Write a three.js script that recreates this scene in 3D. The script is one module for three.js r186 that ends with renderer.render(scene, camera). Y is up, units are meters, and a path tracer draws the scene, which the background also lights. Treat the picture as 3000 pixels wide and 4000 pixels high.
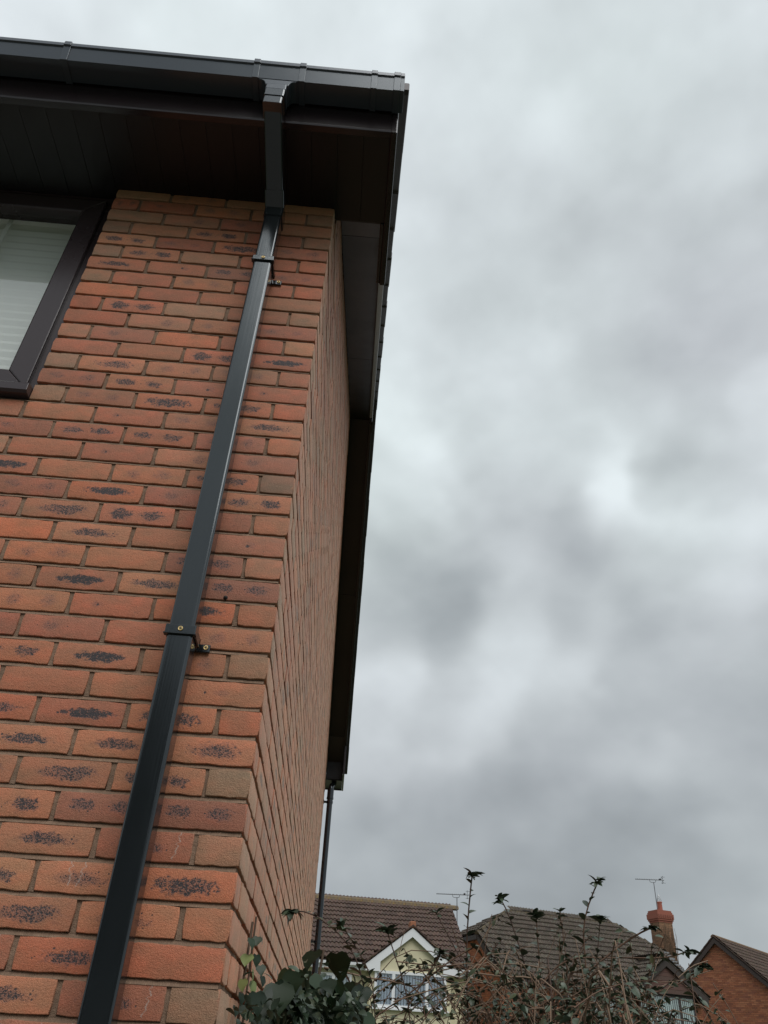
import * as THREE from 'three';
import { mergeGeometries } from 'three/addons/utils/BufferGeometryUtils.js';
import { RoundedBoxGeometry } from 'three/addons/geometries/RoundedBoxGeometry.js';

// ---------------------------------------------------------------- camera, sky, sun, exposure
const R = THREE.MathUtils.degToRad;
const scene = new THREE.Scene();
const camera = new THREE.PerspectiveCamera(66.6223, 3 / 4, 0.05, 3000);
camera.position.set(0.21834, 1.7465, 1.91494);
camera.rotation.set(R(35.362), R(-1.7721), R(3.4727), 'YXZ');

const renderer = new THREE.WebGLRenderer({ antialias: true });
renderer.setSize(768, 1024);
renderer.toneMapping = THREE.LinearToneMapping;
renderer.toneMappingExposure = 1.0;
renderer.shadowMap.enabled = true;
renderer.shadowMap.type = THREE.PCFSoftShadowMap;

// seeded random and noise
function rng(seed) { let a = seed >>> 0; return () => { a = (a + 0x6d2b79f5) >>> 0; let t = Math.imul(a ^ (a >>> 15), 1 | a); t = (t + Math.imul(t ^ (t >>> 7), 61 | t)) ^ t; return ((t ^ (t >>> 14)) >>> 0) / 4294967296; }; }
function hash2(x, y, s = 0) { let h = Math.imul(x, 374761393) ^ Math.imul(y, 668265263) ^ Math.imul(s + 17, 2147483647 ^ 0x5bd1e995); h = Math.imul(h ^ (h >>> 13), 1274126177); h ^= h >>> 16; return (h >>> 0) / 4294967296; }
function noise(x, y, s = 0) { const xi = Math.floor(x), yi = Math.floor(y), fx = x - xi, fy = y - yi, u = fx * fx * (3 - 2 * fx), v = fy * fy * (3 - 2 * fy); const a = hash2(xi, yi, s), b = hash2(xi + 1, yi, s), c = hash2(xi, yi + 1, s), d = hash2(xi + 1, yi + 1, s); return a + (b - a) * u + (c - a) * v + (a - b - c + d) * u * v; }
function fbm(x, y, s = 0, n = 4) { let t = 0, a = 0.5, m = 0; for (let i = 0; i < n; i++) { t += a * noise(x, y, s + i * 31); m += a; a *= 0.5; x = x * 2.03 + 11.3; y = y * 2.03 + 5.7; } return t / m; }
function noise3(x, y, z, s) { const zi = Math.floor(z), f = z - zi, w = f * f * (3 - 2 * f); return noise(x, y, s + zi * 57) * (1 - w) + noise(x, y, s + (zi + 1) * 57) * w; }
function fbm3(x, y, z, s = 0, n = 4) { let t = 0, a = 0.5, m = 0; for (let i = 0; i < n; i++) { t += a * noise3(x, y, z, s + i * 401); m += a; a *= 0.5; x = x * 2.03 + 3.1; y = y * 2.03 + 7.7; z = z * 2.03 + 1.9; } return t / m; }
const sstep = (a, b, x) => { const t = Math.min(1, Math.max(0, (x - a) / (b - a))); return t * t * (3 - 2 * t); };
const lin = (v) => (v <= 0.04045 ? v / 12.92 : Math.pow((v + 0.055) / 1.055, 2.4));

// overcast sky: a bright zenith, a greyer horizon and the cloud masses of that afternoon ([azimuth, elevation, tone])
const CLOUDS = [[-43.4,58.1,228],[-24.5,63.8,226],[-4.7,66,220],[16.9,66.4,214],[35.5,63.6,214],[45,60.8,214],[6.3,61,216],[21.5,60,214],[34.6,57.6,209],[41.9,55.5,212],[6.5,55.3,213],[14.6,53.4,212],[24.2,50.8,203],[32.9,49,199],[38.9,48.8,201],[4.1,49,213],[9.1,47.4,206],[18.9,49,201],[27.3,45.5,195],[33.8,42.4,214],[4.3,44.1,222],[11.4,45,216],[22.4,43,205],[29.9,40.1,190],[34.6,40.6,218],[4.5,40.8,230],[11.1,39.7,204],[17.6,40.3,212],[23.4,38,234],[30.8,36.7,205],[2.6,36.3,218],[8.9,36.4,198],[17.1,36,188],[22.8,34.8,214],[28.4,34.6,230],[32.9,33.1,224],[2.8,32.2,184],[6.9,29.6,168],[12.8,32.2,198],[20.4,31.7,186],[25.8,31.1,208],[31.4,30.2,208],[2.3,27.8,190],[6.9,27.3,180],[12.6,28.9,208],[19.9,28.5,200],[26.9,28.4,184],[30.9,26.2,192],[3.3,23.9,214],[8.7,25,204],[14.1,24.6,216],[19.3,23.8,208],[26.1,24.7,192],[30.1,22.7,188],[3.5,19.1,202],[8.7,21.4,194],[12.1,19.9,208],[18.8,19.7,190],[24.9,18.8,186],[29,18.5,182],[3.7,14.5,198],[8.6,15.6,186],[15.2,16.2,178],[21.2,14.7,168],[27.3,15.8,186],[3.9,11.6,186],[8.6,11.8,176],[14.8,11.9,172],[22.2,11.9,178],[27.5,11.7,188],[5.5,8.9,172],[14.7,9.7,168],[23.3,9.7,172],[26.8,8.4,176]].map(([az, el, t]) => [Math.sin(R(az)) * Math.cos(R(el)), Math.sin(R(el)), -Math.cos(R(az)) * Math.cos(R(el)), t]);
function skyTexture() {
  const W = 2048, H = 1024, data = new Float32Array(W * H * 4);
  for (let j = 0; j < H; j++) {
    const el = (j + 0.5) / H * Math.PI - Math.PI / 2;          // first row is the nadir
    for (let i = 0; i < W; i++) {
      const o = (j * W + i) * 4;
      if (el < -0.12) { data[o] = 0.16; data[o + 1] = 0.165; data[o + 2] = 0.16; data[o + 3] = 1; continue; }
      const th = (i + 0.5) / W * 2 * Math.PI - Math.PI;         // u = atan2(z, x)
      const ce = Math.cos(el), x0 = Math.cos(th) * ce, y0 = Math.sin(el), z0 = Math.sin(th) * ce;
      // cloud-edge warp
      const wx = (fbm3(x0 * 5 + 9, y0 * 7, z0 * 5, 3, 4) - 0.5) * 0.26, wy = (fbm3(x0 * 5, y0 * 7 + 21, z0 * 5, 7, 4) - 0.5) * 0.2, wz = (fbm3(x0 * 5, y0 * 7, z0 * 5 + 33, 11, 4) - 0.5) * 0.26;
      let x = x0 + wx, y = y0 + wy, z = z0 + wz; const l = Math.hypot(x, y, z); x /= l; y /= l; z /= l;
      const gen = 178 + 44 * sstep(0.05, 0.9, y0) + (fbm3(x * 3.2, y * 5.5, z * 3.2, 19, 4) - 0.5) * 70;
      let sw = 0.04, sv = gen * sw;
      if (z < 0.45) for (const c of CLOUDS) { const d = 1 - (x * c[0] + y * c[1] + z * c[2]); if (d < 0.02) { const w = Math.exp(-d / 0.001); sw += w; sv += w * c[3]; } }
      let v = sv / sw; v = 199 + (v - 199) * 1.3 + (fbm3(x0 * 11, y0 * 17, z0 * 11, 41, 5) - 0.5) * 34;
      v = Math.min(238, Math.max(120, v)) / 255;
      const L = lin(v), cool = sstep(0.8, 0.62, v), hue = fbm3(x0 * 2.4, y0 * 3, z0 * 2.4, 77, 3) - 0.5;
      data[o] = L * (0.935 - 0.015 * cool + hue * 0.05); data[o + 1] = L * (1.01 - hue * 0.03); data[o + 2] = L * (1.055 + 0.02 * cool + hue * 0.05); data[o + 3] = 1;
    }
  }
  const t = new THREE.DataTexture(data, W, H, THREE.RGBAFormat, THREE.FloatType);
  t.mapping = THREE.EquirectangularReflectionMapping; t.magFilter = THREE.LinearFilter; t.minFilter = THREE.LinearFilter; t.needsUpdate = true;
  return t;
}
const skyMap = skyTexture();
scene.background = skyMap;
scene.environment = skyMap;

// the sun behind thick cloud: front left of the wall, very soft
const sun = new THREE.DirectionalLight(new THREE.Color(1, 0.98, 0.955), 1.45);
sun.position.set(5.6, 23, 16.2);
sun.target.position.set(0, 3, 0);
sun.castShadow = true; sun.shadow.radius = 75; sun.shadow.mapSize.set(2048, 2048);
Object.assign(sun.shadow.camera, { left: -45, right: 45, top: 45, bottom: -45, near: 1, far: 160 });
scene.add(sun, sun.target);

// ---------------------------------------------------------------- helpers
const taken = {};
function numbered(n) { const k = taken[n] = (taken[n] ?? -1) + 1; return k ? `${n}_${String(k).padStart(3, '0')}` : n; }
function mesh(name, geo, mat, parent) { const m = new THREE.Mesh(geo, mat); m.name = name; m.castShadow = m.receiveShadow = true; if (parent) parent.add(m); return m; }
function tag(o, label, category, group, kind) { o.userData.label = label; if (category) o.userData.category = category; if (group) o.userData.group = group; if (kind) o.userData.kind = kind; return o; }
function thing(name, label, category, pos = [0, 0, 0], turn = 0, group) { const g = new THREE.Group(); g.name = numbered(name); g.position.set(...pos); g.rotation.y = turn; tag(g, label, category, group); scene.add(g); return g; }
const stuff = (o) => { o.userData.kind = 'stuff'; return o; };
function box(x0, x1, y0, y1, z0, z1) { return new THREE.BoxGeometry(x1 - x0, y1 - y0, z1 - z0).translate((x0 + x1) / 2, (y0 + y1) / 2, (z0 + z1) / 2); }
function rbox(x0, x1, y0, y1, z0, z1, r = 0.003, s = 2) { return new RoundedBoxGeometry(x1 - x0, y1 - y0, z1 - z0, s, r).translate((x0 + x1) / 2, (y0 + y1) / 2, (z0 + z1) / 2); }
function merge(list) { return mergeGeometries(list.map((g) => { const q = g.index ? g.toNonIndexed() : g; for (const k of Object.keys(q.attributes)) if (!['position', 'normal', 'uv', 'color'].includes(k)) q.deleteAttribute(k); return q; })); }
function poly(pts, depth, bevel = 0) { const s = new THREE.Shape(pts.map(([a, b]) => new THREE.Vector2(a, b))); return new THREE.ExtrudeGeometry(s, { depth, bevelEnabled: bevel > 0, bevelSize: bevel, bevelThickness: bevel, bevelOffset: -bevel, bevelSegments: 2, steps: 1 }); }
// a (z, y) outline swept along x from x0 to x1
function alongX(pts, x0, x1, bevel = 0) { const g = poly(pts.map(([z, y]) => [-z, y]), x1 - x0 - 2 * bevel, bevel); return g.rotateY(Math.PI / 2).translate(x0 + bevel, 0, 0); }
function tube(pts, r, seg = 12, rad = 6) { return new THREE.TubeGeometry(new THREE.CatmullRomCurve3(pts.map((p) => new THREE.Vector3(...p))), seg, r, rad); }
function metric(g, k = 1) { g = g.index ? g.toNonIndexed() : g; const p = g.attributes.position, n = p.count, uv = new Float32Array(n * 2); const a = new THREE.Vector3(), b = new THREE.Vector3(), c = new THREE.Vector3(); for (let i = 0; i < n; i += 3) { a.fromBufferAttribute(p, i); b.fromBufferAttribute(p, i + 1).sub(a); c.fromBufferAttribute(p, i + 2).sub(a); b.cross(c); const ax = Math.abs(b.x), ay = Math.abs(b.y), az = Math.abs(b.z); for (let j = 0; j < 3; j++) { const x = p.getX(i + j), y = p.getY(i + j), z = p.getZ(i + j); const [u, v] = az >= ax && az >= ay ? [x, y] : ax >= ay ? [z, y] : [x, z]; uv[(i + j) * 2] = u * k; uv[(i + j) * 2 + 1] = v * k; } } g.setAttribute('uv', new THREE.BufferAttribute(uv, 2)); return g; }
function texture(W, H, fn, srgb = true) { const d = new Uint8Array(W * H * 4); for (let j = 0; j < H; j++) for (let i = 0; i < W; i++) { const c = fn(i, j), o = (j * W + i) * 4; d[o] = c[0]; d[o + 1] = c[1]; d[o + 2] = c[2]; d[o + 3] = 255; } const t = new THREE.DataTexture(d, W, H); t.wrapS = t.wrapT = THREE.RepeatWrapping; t.magFilter = THREE.LinearFilter; t.minFilter = THREE.LinearMipmapLinearFilter; t.generateMipmaps = true; if (srgb) t.colorSpace = THREE.SRGBColorSpace; t.needsUpdate = true; return t; }
const toS = (v) => Math.round(255 * Math.min(1, Math.max(0, v <= 0.0031308 ? v * 12.92 : 1.055 * Math.pow(v, 1 / 2.4) - 0.055)));
const rgb = (r, g, b) => new THREE.Color().setRGB(r, g, b);
function tileNoise(x, y, n, s) { const f = (a, b) => hash2(((a % n) + n) % n, ((b % n) + n) % n, s); const xi = Math.floor(x), yi = Math.floor(y), fx = x - xi, fy = y - yi, u = fx * fx * (3 - 2 * fx), v = fy * fy * (3 - 2 * fy); const a = f(xi, yi), b = f(xi + 1, yi), c = f(xi, yi + 1), d = f(xi + 1, yi + 1); return a + (b - a) * u + (c - a) * v + (a - b - c + d) * u * v; }
function tfbm(u, v, n, s, o = 4) { let t = 0, a = 0.5, m = 0; for (let i = 0; i < o; i++) { t += a * tileNoise(u * n, v * n, n, s + i); m += a; a *= 0.55; n *= 2; } return t / m; }

// ---------------------------------------------------------------- brick faces: an atlas of fired clay
// classes: '.' plain, 'b' browner, 's' faint purple flash, 'o' one burnt spot, 'd' speckled burn, 'D' heavy burn
const runs = (list) => list.map(([c, n]) => c.repeat(n)).join('');
const CLASS_L = runs([['.', 10], ['w', 4], ['b', 8], ['s', 14], ['o', 6], ['d', 14], ['D', 8]]), CLASS_S = runs([['.', 8], ['w', 2], ['b', 8], ['s', 5], ['o', 3], ['d', 6]]);
const AW = 2048, AH = 1024, CH = 80, CELLS = { L: [], S: [] };
for (let i = 0; i < 64; i++) CELLS.L.push({ x: (i % 8) * 256, y: Math.floor(i / 8) * CH, w: 256, cls: CLASS_L[i] });
for (let i = 0; i < 32; i++) CELLS.S.push({ x: (i % 16) * 128, y: (8 + Math.floor(i / 16)) * CH, w: 128, cls: CLASS_S[i] });
function paintBricks() {
  const col = new Uint8Array(AW * AH * 4).fill(255), bmp = new Uint8Array(AW * AH * 4).fill(255);
  let id = 0;
  for (const c of [...CELLS.L, ...CELLS.S]) {
    id++; const r = rng(id * 977 + 5), len = c.w === 256 ? 215 : 102;
    const base = c.cls === 'b' ? [[0.43, 0.195, 0.105], [0.34, 0.18, 0.105], [0.44, 0.2, 0.11]][Math.floor(r() * 3)] : [[0.5, 0.178, 0.09], [0.45, 0.152, 0.08], [0.51, 0.2, 0.103], [0.46, 0.188, 0.1], [0.47, 0.166, 0.094]][Math.floor(r() * 5)];
    const flashes = [], dots = [], ry = 14 + r() * 7;
    if (c.cls === 's') { const n = r() < 0.6 ? 2 : 1; for (let k = 0; k < n; k++) flashes.push([len * (n === 1 ? 0.35 + r() * 0.3 : 0.25 + k * 0.42 + r() * 0.1), 30 + r() * 6, len * (0.09 + r() * 0.06), ry, 0.55, 0.6]); for (let k = 0; k < 5; k++) dots.push([len * (0.15 + r() * 0.7), 18 + r() * 30, 0.5 + r() * 1.2]); }
    if (c.cls === 'o') { flashes.push([len * (0.3 + r() * 0.4), 32, len * 0.1, 11, 0.45, 0.62]); dots.push([len * (0.25 + r() * 0.5), 26 + r() * 12, 3.2 + r() * 2.5]); for (let k = 0; k < 4; k++) dots.push([len * (0.1 + r() * 0.8), 12 + r() * 40, 0.6 + r() * 0.8]); }
    if (c.cls === 'd') { const n = r() < 0.35 ? 2 : 1; for (let k = 0; k < n; k++) flashes.push([len * (n === 1 ? 0.42 + r() * 0.16 : 0.28 + k * 0.42), 28 + r() * 8, len * (n === 1 ? 0.28 + r() * 0.12 : 0.17), ry, 0.95, 0.53 - r() * 0.14]); const nd = 7 + r() * 12; for (let k = 0; k < nd; k++) dots.push([len * (0.18 + r() * 0.64), 20 + r() * 24, 0.8 + r() * r() * 3.4]); }
    if (c.cls === 'D') { flashes.push([len * (0.42 + r() * 0.16), 29 + r() * 8, len * (0.28 + r() * 0.1), 12 + r() * 4, 1, 0.3]); const nd = 5 + r() * 6; for (let k = 0; k < nd; k++) dots.push([len * (0.22 + r() * 0.5), 25 + r() * 15, 1.5 + r() * 4.2]); }
    const drips = []; if (c.cls === 'w') { flashes.push([len * 0.45, 30, len * 0.3, 16, 0.85, 0.56]); for (let k = 0; k < 10; k++) dots.push([len * (0.2 + r() * 0.6), 18 + r() * 28, 0.8 + r() * 2]); for (let k = 0; k < 2; k++) drips.push([len * (0.15 + r() * 0.7), 0.3 - r() * 0.6, 10 + r() * 20, 30 + r() * 30]); }
    const tone = 0.9 + r() * 0.22, warm = (r() - 0.5) * 0.14;
    for (let j = 0; j < CH; j++) for (let i = 0; i < c.w; i++) {
      const X = (i + 0.5) / c.w * len, Y = (j + 0.5) / CH * 65, s = id * 13;
      const big = fbm(X * 0.022, Y * 0.04, s, 3) - 0.5, streak = noise(X * 0.05, Y * 0.75, s + 1) - 0.5, grain = noise(X * 1.1, Y * 1.1, s + 2) - 0.5, fine = hash2(i, j, s + 3) - 0.5, drag = noise(X * 0.16, Y * 0.5, s + 9) - 0.5;
      let k = tone * (0.96 + big * 0.34 + streak * 0.06 + grain * 0.42 + fine * 0.34 + drag * 0.1);
      let red = base[0] * k * (1 + big * 0.1 + warm), gr = base[1] * k * (1 - big * 0.25), bl = base[2] * k * (1 - big * 0.3 - warm);
      // worn, sandier arrises with a broken outline
      const ed = Math.min(X, len - X, Y, 65 - Y) + (noise(X * 0.25, Y * 0.25, s + 4) - 0.5) * 6, w = sstep(5, 0, ed) * 0.32;
      red += (0.34 - red) * w; gr += (0.2 - gr) * w; bl += (0.125 - bl) * w;
      let h = 0.5 + grain * 0.6 + fine * 0.35 + (noise(X * 0.3, Y * 0.5, s + 10) - 0.5) * 0.2 + streak * 0.05 + drag * 0.1 + big * 0.4, dark = 0, purple = 0;
      for (const f of flashes) { const q = Math.hypot((X - f[0]) / f[2], (Y - f[1]) / f[3]) + (fbm(X * 0.09, Y * 0.13, s + 5, 3) - 0.5) * 0.9; const m = sstep(1.15, 0.35, q) * f[4]; purple = Math.max(purple, m); const sp = noise(X * 0.42, Y * 0.5, s + 6) * 0.6 + noise(X * 0.95, Y * 1.0, s + 7) * 0.4; dark = Math.max(dark, sstep(f[5] + 0.1, f[5] + 0.24, sp + m * 0.18 - 0.04) * sstep(0.15, 0.55, m)); }
      for (const d of dots) { const q = Math.hypot(X - d[0], (Y - d[1]) * 1.15) / d[2] + (noise(X * 0.5, Y * 0.5, s + 8) - 0.5) * 0.8; dark = Math.max(dark, sstep(1.1, 0.7, q) * 0.92); }
      red += (0.2 - red) * purple * 0.68; gr += (0.105 - gr) * purple * 0.68; bl += (0.088 - bl) * purple * 0.68;
      dark *= 0.96; red += (0.035 - red) * dark; gr += (0.034 - gr) * dark; bl += (0.038 - bl) * dark; h -= dark * 0.3;
      for (const d of drips) { const q = Math.abs(X - d[0] - (Y - 32) * d[1] - (noise(Y * 0.2, 3, s + 12) - 0.5) * 8); const m = sstep(2.4, 0.6, q + (noise(X * 0.8, Y * 0.8, s + 14) - 0.35) * 3) * sstep(32 + d[3], 24 + d[3], Y) * sstep(32 - d[2], 38 - d[2], Y) * 0.6; red += (0.55 - red) * m; gr += (0.46 - gr) * m; bl += (0.4 - bl) * m; }
      if (fine > 0.488) { red = red * 0.6 + 0.2; gr = gr * 0.6 + 0.14; bl = bl * 0.6 + 0.1; }
      const o = ((c.y + j) * AW + c.x + i) * 4; col[o] = toS(red); col[o + 1] = toS(gr); col[o + 2] = toS(bl); const hb = Math.max(0, Math.min(255, h * 255)); bmp[o] = bmp[o + 1] = bmp[o + 2] = hb;
    }
  }
  const mk = (d, s) => { const t = new THREE.DataTexture(d, AW, AH); t.magFilter = THREE.LinearFilter; t.minFilter = THREE.LinearMipmapLinearFilter; t.generateMipmaps = true; if (s) t.colorSpace = THREE.SRGBColorSpace; t.needsUpdate = true; return t; };
  return [mk(col, true), mk(bmp, false)];
}
const [brickMap, brickBump] = paintBricks();
const BRICK = [[1, 1, 1], [0.93, 0.95, 0.97], [1.05, 1, 0.97], [0.98, 1.06, 1.08], [0.88, 0.86, 0.86]].map((c) => new THREE.MeshPhysicalMaterial({ color: rgb(...c), map: brickMap, bumpMap: brickBump, bumpScale: 0.0013, roughness: 0.66, ior: 1.5, sheen: 0.85, sheenRoughness: 0.6, sheenColor: rgb(1, 0.78, 0.58) }));

const mortarMap = texture(512, 512, (i, j) => { const u = i / 512, v = j / 512, n = tfbm(u, v, 16, 5, 5), g = hash2(i, j, 9), m = 0.175 + (n - 0.5) * 0.1 + (g - 0.5) * 0.05; const p = g > 0.975 ? 1.7 : 1; return [toS(m * 1.32 * p), toS(m * 0.86 * p), toS(m * 0.58 * p)]; });
const mortarBump = texture(512, 512, (i, j) => { const u = i / 512, v = j / 512, n = tfbm(u, v, 32, 15, 4) * 0.7 + hash2(i, j, 19) * 0.3; const b = Math.round(n * 255); return [b, b, b]; }, false);
const MORTAR = new THREE.MeshStandardMaterial({ map: mortarMap, bumpMap: mortarBump, bumpScale: 0.004, roughness: 0.97 });

// one brick face: front grid, worn arris, sides running back into the wall; x across, y up, z out, centred on its face
function brickGeo(L, H, depth, cell, seed, nx, ny) {
  const r = rng(seed * 131 + 7), pos = [], uv = [], idx = [], c = 0.0017;
  const u = (x) => (cell.x + 1.5 + (x / L + 0.5) * (cell.w - 3)) / AW, v = (y) => (cell.y + 1.5 + (y / H + 0.5) * (CH - 3)) / AH;
  const put = (x, y, z) => { pos.push(x, y, z); uv.push(u(Math.max(-L / 2, Math.min(L / 2, x))), v(Math.max(-H / 2, Math.min(H / 2, y)))); return pos.length / 3 - 1; };
  const wob = nx > 2 ? 1 : 0.5, g = [];
  const top = [], bot = [], lef = [], rig = [];
  for (let i = 0; i <= nx; i++) { top.push((r() - 0.6) * 0.0030 * wob); bot.push((r() - 0.4) * 0.0030 * wob); }
  for (let j = 0; j <= ny; j++) { lef.push((r() - 0.4) * 0.0026 * wob); rig.push((r() - 0.6) * 0.0026 * wob); }
  for (let j = 0; j <= ny; j++) { g.push([]); for (let i = 0; i <= nx; i++) {
    const fx = i / nx, fy = j / ny; let x0 = -L / 2 + c + lef[j], x1 = L / 2 - c + rig[j], y0 = -H / 2 + c + bot[i], y1 = H / 2 - c + top[i];
    const cor = (i === 0 || i === nx) && (j === 0 || j === ny) ? 0.0012 : 0; let x = x0 + (x1 - x0) * fx, y = y0 + (y1 - y0) * fy; if (cor) { x += i ? -cor : cor; y += j ? -cor : cor; }
    g[j].push(put(x, y, (i && j && i < nx && j < ny) ? (r() - 0.4) * 0.001 * wob : -0.0007 - r() * 0.0006)); } }
  for (let j = 0; j < ny; j++) for (let i = 0; i < nx; i++) { const a = g[j][i], b = g[j][i + 1], d = g[j + 1][i], e = g[j + 1][i + 1]; idx.push(a, b, e, a, e, d); }
  const ring = []; for (let i = 0; i < nx; i++) ring.push(g[0][i]); for (let j = 0; j < ny; j++) ring.push(g[j][nx]); for (let i = nx; i > 0; i--) ring.push(g[ny][i]); for (let j = ny; j > 0; j--) ring.push(g[j][0]);
  const grow = (k, z) => ring.map((q) => { const x = pos[q * 3], y = pos[q * 3 + 1]; return put(x * (1 + 2 * k / L), y * (1 + 2 * k / H), z); });
  const r1 = grow(c * 0.95, -0.003), r2 = grow(c * 0.8, -depth);
  for (const [A, B] of [[ring, r1], [r1, r2]]) for (let i = 0; i < A.length; i++) { const k = (i + 1) % A.length; idx.push(A[i], B[i], B[k], A[i], B[k], A[k]); }
  const geo = new THREE.BufferGeometry(); geo.setAttribute('position', new THREE.Float32BufferAttribute(pos, 3)); geo.setAttribute('uv', new THREE.Float32BufferAttribute(uv, 2)); geo.setIndex(idx); geo.computeVertexNormals(); return geo;
}
const BL = 0.215, BS = 0.1025, BH = 0.065;
const GEO = { L: CELLS.L.map((c, i) => brickGeo(BL, BH, 0.03, c, i + 1, 8, 3)), S: CELLS.S.map((c, i) => brickGeo(BS, BH, 0.03, c, i + 101, 5, 3)) };
const GEOLOW = { L: CELLS.L.map((c, i) => brickGeo(BL, BH, 0.03, c, i + 201, 1, 1)), S: CELLS.S.map((c, i) => brickGeo(BS, BH, 0.03, c, i + 301, 1, 1)) };
const byClass = { L: {}, S: {} };
for (const k of ['L', 'S']) CELLS[k].forEach((c, i) => (byClass[k][c.cls] ??= []).push(i));
byClass.S.D = byClass.S.d;

// ---------------------------------------------------------------- materials
const std = (c, rough, o = {}) => new THREE.MeshStandardMaterial({ color: rgb(...c), roughness: rough, ...o });
const streakBump = texture(256, 256, (i, j) => { const n = tfbm(i / 256, j / 256, 8, 3, 3) * 0.25 + tileNoise(i / 256 * 96, j / 256 * 4, 96, 8) * 0.75; const b = Math.round(255 * n); return [b, b, b]; }, false);
const softRough = texture(256, 256, (i, j) => { const n = tfbm(i / 256, j / 256, 6, 23, 5); const b = Math.round(255 * (0.62 + 0.38 * n)); return [b, b, b]; }, false);
const M = {
  pvcBlack: new THREE.MeshPhysicalMaterial({ color: rgb(0.011, 0.013, 0.0145), specularIntensity: 1, specularColor: rgb(0.88, 0.96, 1), roughness: 0.17, roughnessMap: softRough, bumpMap: streakBump, bumpScale: 0.00004, ior: 1.72 }),
  pvcGutter: new THREE.MeshPhysicalMaterial({ color: rgb(0.045, 0.052, 0.064), specularIntensity: 1, specularColor: rgb(0.85, 0.94, 1), roughness: 0.28, roughnessMap: softRough, ior: 1.54 }),
  brownBoard: new THREE.MeshPhysicalMaterial({ color: rgb(0.014, 0.0095, 0.0105), roughness: 0.26, roughnessMap: softRough, bumpMap: streakBump, bumpScale: 0.0003 }),
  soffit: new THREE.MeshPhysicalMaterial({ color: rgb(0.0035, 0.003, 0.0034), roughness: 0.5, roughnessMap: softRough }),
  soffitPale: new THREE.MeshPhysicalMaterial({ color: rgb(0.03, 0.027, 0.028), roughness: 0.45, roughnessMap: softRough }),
  frame: new THREE.MeshPhysicalMaterial({ color: rgb(0.046, 0.033, 0.036), roughness: 0.3, roughnessMap: softRough, bumpMap: streakBump, bumpScale: 0.0002 }),
  glass: new THREE.MeshPhysicalMaterial({ color: rgb(0.94, 0.97, 0.96), transmission: 1, thickness: 0, roughness: 0.01, ior: 1.9 }),
  blind: std([0.84, 0.84, 0.8], 0.5),
  room: std([0.25, 0.23, 0.2], 0.9),
  brass: new THREE.MeshStandardMaterial({ color: rgb(0.7, 0.52, 0.24), roughness: 0.35, metalness: 0.85 }),
  slot: std([0.02, 0.018, 0.015], 0.7),
  lead: std([0.22, 0.23, 0.24], 0.6),
  paleStrip: new THREE.MeshPhysicalMaterial({ color: rgb(0.32, 0.35, 0.35), roughness: 0.2 }),
};
const tileTex = (a, b, lich, seed) => texture(512, 512, (i, j) => { const u = i / 512, v = j / 512, n = tfbm(u, v, 6, seed, 5), f = hash2(i, j, seed + 4), l = sstep(0.62, 0.78, tfbm(u, v, 24, seed + 9, 3)) * lich, mo = sstep(0.58, 0.7, tfbm(u, v, 10, seed + 19, 4)) * 0.5; const c = a.map((q, k) => { let w = q + (b[k] - q) * sstep(0.35, 0.65, n); w *= 0.82 + f * 0.36; w += ([0.07, 0.075, 0.035][k] - w) * mo; return w + ([0.34, 0.34, 0.3][k] - w) * l; }); return c.map(toS); });
const T1 = tileTex([0.105, 0.06, 0.045], [0.075, 0.045, 0.037], 0.25, 40), T2 = tileTex([0.074, 0.052, 0.039], [0.05, 0.037, 0.03], 0.45, 60), T3 = tileTex([0.1, 0.058, 0.045], [0.07, 0.045, 0.038], 0.15, 80);
const TILEMAT = [[T1, 1], [T1, 0.84], [T1, 1.16]].map(([t, k]) => new THREE.MeshStandardMaterial({ map: t, color: rgb(k, k, k), roughness: 0.92 }));
const TILEMAT2 = [[T2, 1], [T2, 0.82], [T2, 1.2]].map(([t, k]) => new THREE.MeshStandardMaterial({ map: t, color: rgb(k, k, k), roughness: 0.9 }));
const TILEMAT3 = [[T3, 1], [T3, 0.85], [T3, 1.14]].map(([t, k]) => new THREE.MeshStandardMaterial({ map: t, color: rgb(k, k, k), roughness: 0.92 }));
const mossTex = texture(256, 256, (i, j) => { const u = i / 256, v = j / 256, n = tfbm(u, v, 8, 90, 5), f = hash2(i, j, 4), m = sstep(0.42, 0.6, n); const c = [0.15, 0.115, 0.075].map((q, k) => (q + ([0.2, 0.135, 0.06][k] - q) * m) * (0.75 + f * 0.5)); return c.map(toS); });
const MOSSY = new THREE.MeshStandardMaterial({ map: mossTex, roughness: 0.95 });
const renderTex = texture(256, 256, (i, j) => { const n = tfbm(i / 256, j / 256, 5, 33, 5), f = hash2(i, j, 3), k = 0.9 + (n - 0.5) * 0.12 + (f - 0.5) * 0.07; return [toS(0.72 * k), toS(0.66 * k), toS(0.45 * k)]; });
const CREAM = new THREE.MeshStandardMaterial({ map: renderTex, roughness: 0.95 });
const WHITE = std([0.78, 0.79, 0.8], 0.4);
const farBrickMat = new THREE.MeshStandardMaterial({ color: 0xffffff, vertexColors: true, roughness: 0.94 });
const farMortar = std([0.2, 0.13, 0.09], 0.95);

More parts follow.
